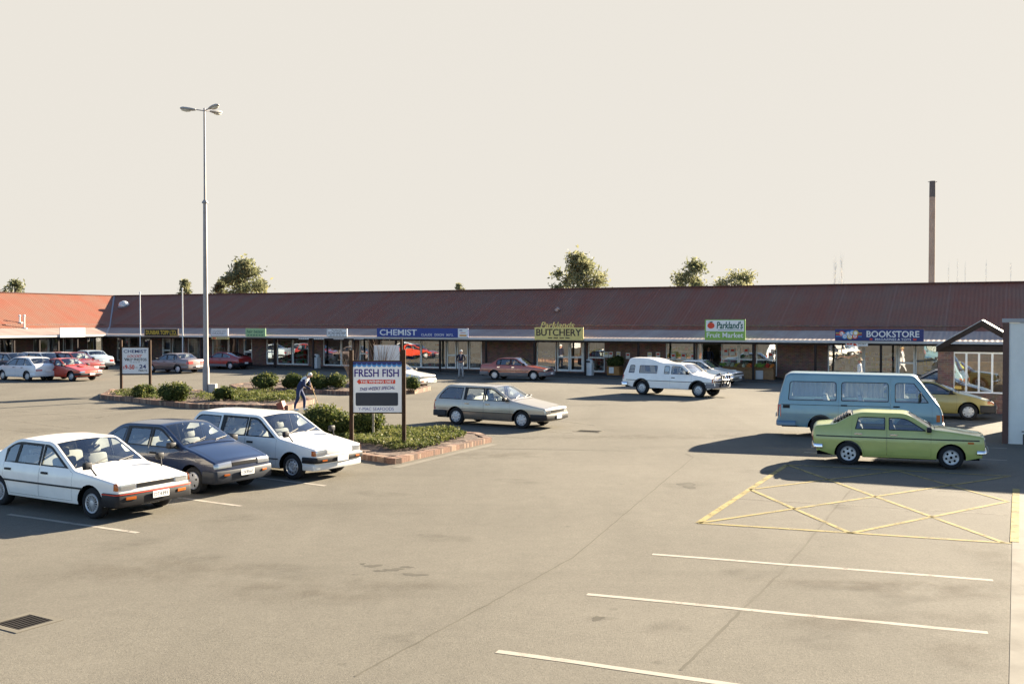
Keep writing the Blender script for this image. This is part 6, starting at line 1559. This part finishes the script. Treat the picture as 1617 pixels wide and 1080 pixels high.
S = mk(VAN, paint=paint('steel_blue_paint', (.155, .265, .31), .1), wheel='steel', framemat=M['seal'], lowpaint=paint('steel_blue_paint_low', (.13, .225, .27), .1), zlow=.72,
       bumpers=[(True, .34, .52, .06, .35, [M['gutter']]), (False, .34, .50, .07, .45, [paint('blue_bumper', (.05, .12, .20))])],
       patches=[('headlight', True, .50, .72, .60, .78, .012, M['lamp']), ('grille', True, 0, .48, .62, .76, .008, M['grille']), ('corner_lamp', True, .72, .78, .58, .78, .02, M['amber'], True, .10), ('tail_light', False, .66, .80, .62, .98, .012, M['red'], True, .03)],
       plates=[(True, .0, .42, ''), (False, 0, .60, '')], strips=[(.985, -2.25, .84, .012, M['ink'])], mirrors=[('van', 1.62, 1.22)], seatm=M['seatw'])
vr, skv, Yv, uav, pev = car('parked_van', 'steel blue passenger van parked behind the lime green sedan', 1296, 691, -19, S, 'r', cat='van', group=None)
mb = MB(); 
for s in (1, -1): mb.box(-2.2, -2.0, s*Yv(-2.1, .9)-.01, s*Yv(-2.1, .9)+.01, .87, .97, bev=.004)
mb.build('air_vent', M['black'], vr)
for x0_, x1_ in ((-2.0, -.75), (-.45, .70), (1.02, 1.3)):
    mb = MB(); n_ = 40; vs = []
    for k_ in range(n_+1):
        x = x0_+(x1_-x0_)*k_/n_; y = .66+.03*math.sin(k_*1.3)+.012*math.sin(k_*2.9)
        for z in (1.14, 1.4, 1.70): vs.append((x, y-(z-1.14)*.10, z))
    mb.add(vs, [(3*i_+q_, 3*i_+q_+1, 3*i_+4+q_, 3*i_+3+q_) for i_ in range(n_) for q_ in (0, 1)]); mb.build('curtain', M['whitecloth'], vr, smooth=80)
# G ochre hatchback
S = mk(HAT, W=1.72, H=1.36, paint=paint('mustard_paint', (.30, .24, .075), .1), wheel='cap', wr=.30, wx=(1.36, -1.25),
       prof=[(2.12, .28, 0), (2.20, .42, .06), (2.18, .62, .12), (1.5, .84, .5), (1.0, .94, .12), (.22, 1.35, .2), (-.95, 1.33, .25), (-1.75, .92, .12), (-2.02, .88, .07), (-2.10, .5, .06), (-2.02, .3, 0)],
       wins=[(-.08, -.08, .94, .94, 0), (-.86, -.8, -.16, -.16, 1), (-1.5, -1.05, -1.0, -.95, -1)], doors=[(-.12, .98), (-.92, -.13)],
       bumpers=[(True, .27, .54, .06, .62, [M['black']]), (False, .27, .54, .05, .4, [M['black']])],
       patches=[('headlight', True, .44, .78, .60, .68, .012, M['lamp']), ('grille', True, 0, .42, .60, .66, .008, M['grille']), ('corner_lamp', True, .78, .82, .58, .68, .02, M['amber'], True, .10), ('tail_light', False, .5, .76, .62, .82, .01, M['red'])],
       plates=[(True, .0, .42, ''), (False, 0, .45, '')], mirrors=[('door', .78, .92)], seatm=M['seatd'], step=.13)
car('parked_hatchback', 'mustard hatchback half hidden behind the blue van', 1529, 663.5, -22, S)
S = mk(HAT, W=1.64, paint=paint('charcoal_paint', (.02, .018, .018), .2), step=.2, bumpers=[(True, .27, .5, .05, .5, [M['black']]), (False, .27, .5, .05, .4, [M['black']])], patches=[('headlight', True, .44, .76, .6, .68, .01, M['lamp'])], mirrors=[])
make_car('parked_hatchback', 'dark charcoal car mostly hidden between the van and the brick kiosk', 'car', AT(1484, 45.5), 158, S, 'cars in the car park')
# H white pickup with canopy
S = dict(W=1.66, H=1.52, belt=.98, wr=.34, wx=(1.52, -1.45), k=(2, 4, 5, 6, 7, 8), rail=.065, r=.04, tumble=.26, ar=.40, sill=.36, flare=True,
       prof=[(2.25, .42, 0), (2.33, .56, .06), (2.31, .84, .08), (1.8, .95, .3), (1.22, 1.04, .10), (.62, 1.50, .16), (-.45, 1.53, .2), (-1.10, 1.74, .4), (-2.22, 1.73, .12), (-2.48, .95, .08), (-2.52, .6, .06), (-2.46, .46, 0)],
       wins=[(.12, .12, 1.14, 1.14, 0), (-.26, -.26, .02, .02, -1), (-1.60, -1.60, -.64, -.64, -1), (-2.18, -2.12, -1.88, -1.86, -1)], wtop=1.40, wb=.06, wrad=.06, doors=[(.08, 1.18)], dtop=1.50, seats=[.25], seatz=.70, seath=.52, tub=(-.25, 1.1),
       rglass=None, paint=paint('white_paint', (.78, .75, .70)), wheel='steel', framemat=M['seal'],
       bumpers=[(True, .44, .66, .06, .35, [mat('grey_bumper', (.16, .16, .17), .5)]), (False, .44, .60, .08, .25, [M['chrome']])],
       patches=[('headlight', True, .50, .70, .70, .85, .012, M['lamp']), ('grille', True, 0, .48, .70, .86, .008, M['grille']), ('corner_lamp', True, .72, .77, .68, .86, .02, M['amber'], True, .06), ('tail_light', False, .68, .79, .72, .95, .012, M['red'], True, .03)],
       plates=[(True, .0, .52, ''), (False, 0, .55, '')], strips=[(.70, -2.3, 2.2, .03, mat('grey_stripe', (.10, .10, .11), .5))], mirrors=[('door', 1.0, 1.06)], seatm=M['seatd'], step=.14, ftap=.06, rtap=.02)
S['k'] = (2, 4, 5, 8, 9, 10)
S['rglass'] = (.10, .75)
ur, sku, *_ = make_car('parked_pickup', 'white pickup with a white canopy and a front bull bar, parked near the fruit market', 'pickup', (place(1012, 622.5, -38, S, 'r')+place(1106, 628.6, -38, S, 'f'))/2, -38, S)
mb = MB()
for y in (-.42, .42): mb.tube([(2.44, y, .50), (2.52, y, .75), (2.50, y, 1.02), (2.40, y, 1.12)], .038, 0, 8); mb.tube([(2.46, y*.45, .55), (2.52, y*.45, .80), (2.50, y*.45, 1.0)], .03, 0, 8)
mb.tube([(2.30, -.80, .80), (2.46, -.72, .80), (2.52, -.4, .82), (2.52, .4, .82), (2.46, .72, .80), (2.30, .80, .80)], .03, 1, 8)
mb.tube([(2.34, -.78, 1.00), (2.48, -.6, 1.02), (2.50, .6, 1.02), (2.34, .78, 1.0)], .03, 1, 8); mb.tube([(2.34, -.78, 1.00), (2.30, -.80, .80), (2.36, -.78, .55)], .03, 1, 8); mb.tube([(2.34, .78, 1.00), (2.30, .80, .80), (2.36, .78, .55)], .03, 1, 8)
mb.build('bull_bar', [M['black'], M['chrome']], ur, smooth=60)
# I white coupe-like sedan behind the pickup
S = mk(SED, W=1.70, H=1.34, paint=paint('white_paint', (.78, .75, .69)), step=.16, wins=[(-.10, -.10, .78, .78, 0), (-.95, -.74, -.20, -.20, 1)], bumpers=[(True, .30, .50, .05, .5, [M['chrome']]), (False, .3, .5, .05, .4, [M['chrome']])],
       patches=[('headlight', True, .46, .80, .56, .67, .012, M['lamp']), ('grille', True, 0, .43, .57, .66, .008, M['darkm']), ('tail_light', False, .45, .76, .6, .78, .01, M['red'])], plates=[(True, 0, .42, '')], mirrors=[('door', .66, .88)])
car('parked_sedan', 'white sedan half hidden behind the white pickup', 1137, 608.5, -34, S)
# J rust red sedan
S = mk(SED, W=1.66, paint=paint('rust_red_paint', (.30, .065, .040)), lowpaint=mat('grey_lower_band', (.13, .12, .12), .5), zlow=.46, wheel='cap', step=.16, handle=M['chrome'],
       bumpers=[(True, .30, .52, .06, .55, [mat('grey_plastic_bumper', (.14, .14, .15), .5)]), (False, .3, .52, .05, .5, [mat('grey_plastic_bumper_rear', (.14, .14, .15), .5)])],
       patches=[('headlight', True, .44, .78, .56, .67, .012, M['lamp'], True, .08), ('grille', True, 0, .43, .57, .66, .008, M['darkm']), ('tail_light', False, .45, .76, .6, .78, .01, M['red'])], plates=[(True, 0, .42, '')], mirrors=[('door', .70, .88)], strips=[(.56, -2.0, 2.0, .03, M['black'])], seatm=M['seatd'])
make_car('parked_sedan', 'rust red sedan in front of the blank brick wall left of the butchery', 'car', (place(781.5, 600, -22, S, 'r')+place(842.3, 601, -22, S, 'f'))/2, -22, S, 'cars in the car park')
# K grey brown sedan, facing left
S = mk(SED, W=1.68, paint=paint('grey_brown_paint', (.16, .13, .125), .3), lowpaint=paint('dark_taupe_lower', (.07, .06, .06), .2), zlow=.48, wheel='cap5', step=.16,
       bumpers=[(True, .28, .5, .05, .5, [paint('taupe_bumper', (.12, .10, .10))]), (False, .28, .5, .05, .5, [paint('taupe_bumper_rear', (.12, .10, .10))])], patches=[('headlight', True, .44, .78, .56, .67, .01, M['lamp']), ('tail_light', False, .34, .80, .62, .80, .012, M['red'], True, .12)], plates=[(False, 0, .48, '')], mirrors=[('door', .7, .88)])
car('parked_sedan', 'grey brown sedan parked between the chemist board and the lamp post', 281.5, 589.6, 152, S, 'r', 1)
# L red coupe
S = mk(HAT, W=1.62, H=1.26, belt=.84, paint=paint('red_paint', (.24, .018, .018)), wheel='cap5', wr=.28, step=.16, wx=(1.15, -1.15), lowpaint=mat('silver_lower_band', (.20, .20, .21), .5), zlow=.40,
       prof=[(1.85, .26, 0), (1.92, .40, .06), (1.88, .60, .08), (1.3, .80, .4), (.85, .88, .10), (.12, 1.25, .2), (-.55, 1.24, .3), (-1.70, .92, .12), (-1.86, .86, .07), (-1.92, .5, .06), (-1.84, .29, 0)],
       wins=[(-.36, -.36, .78, .78, 0), (-1.15, -.9, -.44, -.44, -1)], doors=[(-.42, .80)], seats=[-.1, -.8], bumpers=[(True, .26, .46, .05, .5, [M['black']]), (False, .26, .5, .05, .5, [M['black']])], patches=[('tail_light', False, .34, .76, .62, .76, .012, M['red'], True, .05)], plates=[(False, 0, .48, '')], mirrors=[('door', .66, .86)])
car('parked_coupe', 'deep red fastback coupe just right of the lamp post', 364, 583.8, 154, S, 'r', 1)
# left cluster
wp_ = paint('cool_white_paint', (.56, .58, .60))
S = mk(HAT, W=1.66, H=1.38, belt=.90, paint=wp_, wheel='cap', step=.16, bumpers=[(True, .28, .5, .05, .4, [wp_]), (False, .28, .48, .05, .4, [wp_])], patches=[('tail_light', False, .34, .72, .60, .68, .012, M['red'])], plates=[(False, 0, .62, '')], mirrors=[('door', .7, .9)], seatm=M['seatd'],
       prof=[(1.95, .27, 0), (2.02, .40, .06), (2.0, .66, .09), (1.3, .88, .4), (.95, .96, .10), (.22, 1.38, .18), (-1.15, 1.35, .16), (-1.72, .98, .10), (-1.92, .90, .07), (-1.97, .5, .06), (-1.9, .29, 0)])
car('parked_hatchback', 'white hatchback with a sunlit tail at the far left edge', 44, 602, 149, S, 'r', 1)
S = mk(SED, W=1.64, H=1.30, belt=.86, paint=paint('bright_red_paint', (.42, .045, .02)), wheel='steel', step=.16, wins=[(-.14, -.14, .78, .78, 0), (-.9, -.8, -.27, -.27, -1)], doors=[(-.20, .80)],
       prof=[(2.0, .30, 0), (2.07, .42, .06), (2.04, .62, .08), (1.3, .80, .4), (.80, .88, .10), (.10, 1.29, .18), (-.80, 1.28, .3), (-1.6, .93, .2), (-2.0, .88, .09), (-2.06, .5, .06), (-2.0, .29, 0)],
       bumpers=[(True, .34, .48, .05, .4, [M['black']]), (False, .3, .5, .05, .4, [M['black']])], patches=[('headlight', True, .44, .76, .50, .59, .015, M['lamp']), ('tail_light', False, .34, .72, .60, .68, .012, M['red'])], plates=[(True, 0, .42, '')], mirrors=[('door', .7, .86)])
rr_, skr, *_ = car('parked_sedan', 'bright red sporty sedan with a bonnet scoop in the front row at left', 113.5, 602, -28, S)
mb = MB(); mb.prism([(1.35, .84), (1.02, .885), (1.02, .94), (1.30, .87)], -.16, .16); mb.build('bonnet_scoop', S['paint'], rr_)
lb_ = paint('pale_blue_paint', (.36, .43, .47))
S = mk(SED, W=1.62, H=1.38, belt=.92, paint=lb_, wheel='steel', step=.16, wins=[(-.10, -.10, .78, .78, 0), (-1.0, -.80, -.20, -.20, 1)],
       prof=[(2.06, .30, 0), (2.13, .45, .06), (2.12, .74, .08), (1.3, .90, .4), (.86, .96, .10), (.20, 1.38, .16), (-.90, 1.38, .2), (-1.36, 1.04, .12), (-2.06, .96, .09), (-2.14, .5, .06), (-2.06, .32, 0)],
       bumpers=[(True, .36, .50, .06, .4, [M['black']]), (False, .36, .52, .07, .5, [M['black']])], patches=[('headlight', True, .46, .76, .6, .72, .012, M['lamp']), ('tail_light', False, .42, .76, .62, .76, .012, M['red'])], plates=[(False, 0, .68, '')], mirrors=[('door', .7, .9)])
car('parked_sedan', 'pale blue sedan seen from behind at the right end of the back row', 168, 583.5, 143, S, 'r', -1)
S = mk(WAG, W=1.64, paint=paint('maroon_paint', (.20, .02, .018)), step=.2, bumpers=[(True, .34, .5, .05, .4, [M['black']]), (False, .3, .5, .05, .4, [M['black']])], patches=[('headlight', True, .44, .76, .57, .66, .015, M['lamp']), ('tail_light', False, .55, .76, .52, .8, .01, M['red'])], plates=[(True, 0, .42, '')], mirrors=[('door', .8, .9)])
car('parked_wagon', 'maroon station wagon in the back row behind the bright red sedan', 125, 590, -28, S)
S = mk(WAG, W=1.64, paint=paint('pale_grey_blue_paint', (.26, .31, .36), .2), step=.2, bumpers=[(True, .34, .5, .05, .4, [M['black']]), (False, .3, .5, .05, .4, [M['black']])], patches=[('headlight', True, .44, .76, .57, .66, .015, M['lamp'])], mirrors=[('door', .8, .9)])
car('parked_wagon', 'pale grey blue station wagon in the back row behind the white hatchback', 78, 590.5, -28, S)
S = mk(WAG, W=1.64, paint=paint('slate_paint', (.06, .075, .10), .2), step=.2, bumpers=[(True, .34, .5, .05, .4, [M['black']]), (False, .3, .5, .05, .4, [M['black']])], patches=[('headlight', True, .44, .76, .57, .66, .015, M['lamp'])], mirrors=[])
car('parked_wagon', 'dark slate wagon at the far left edge of the back row', 26, 591.5, -28, S)
S = mk(SED, W=1.66, H=1.34, paint=paint('cream_white_paint', (.60, .58, .53)), step=.16, bumpers=[(True, .30, .48, .05, .5, [paint('cream_bumper', (.58, .56, .5))]), (False, .3, .5, .05, .4, [M['black']])], patches=[('headlight', True, .44, .78, .56, .66, .012, M['lamp']), ('grille', True, 0, .42, .57, .65, .008, M['darkm']), ('front_indicator', True, .5, .7, .40, .45, .06, M['amber'])], mirrors=[('door', .7, .88)], plates=[(True, 0, .40, '')])
car('parked_sedan', 'cream white sedan whose nose shows beside the fresh fish board', 644, 614.5, -28, S)
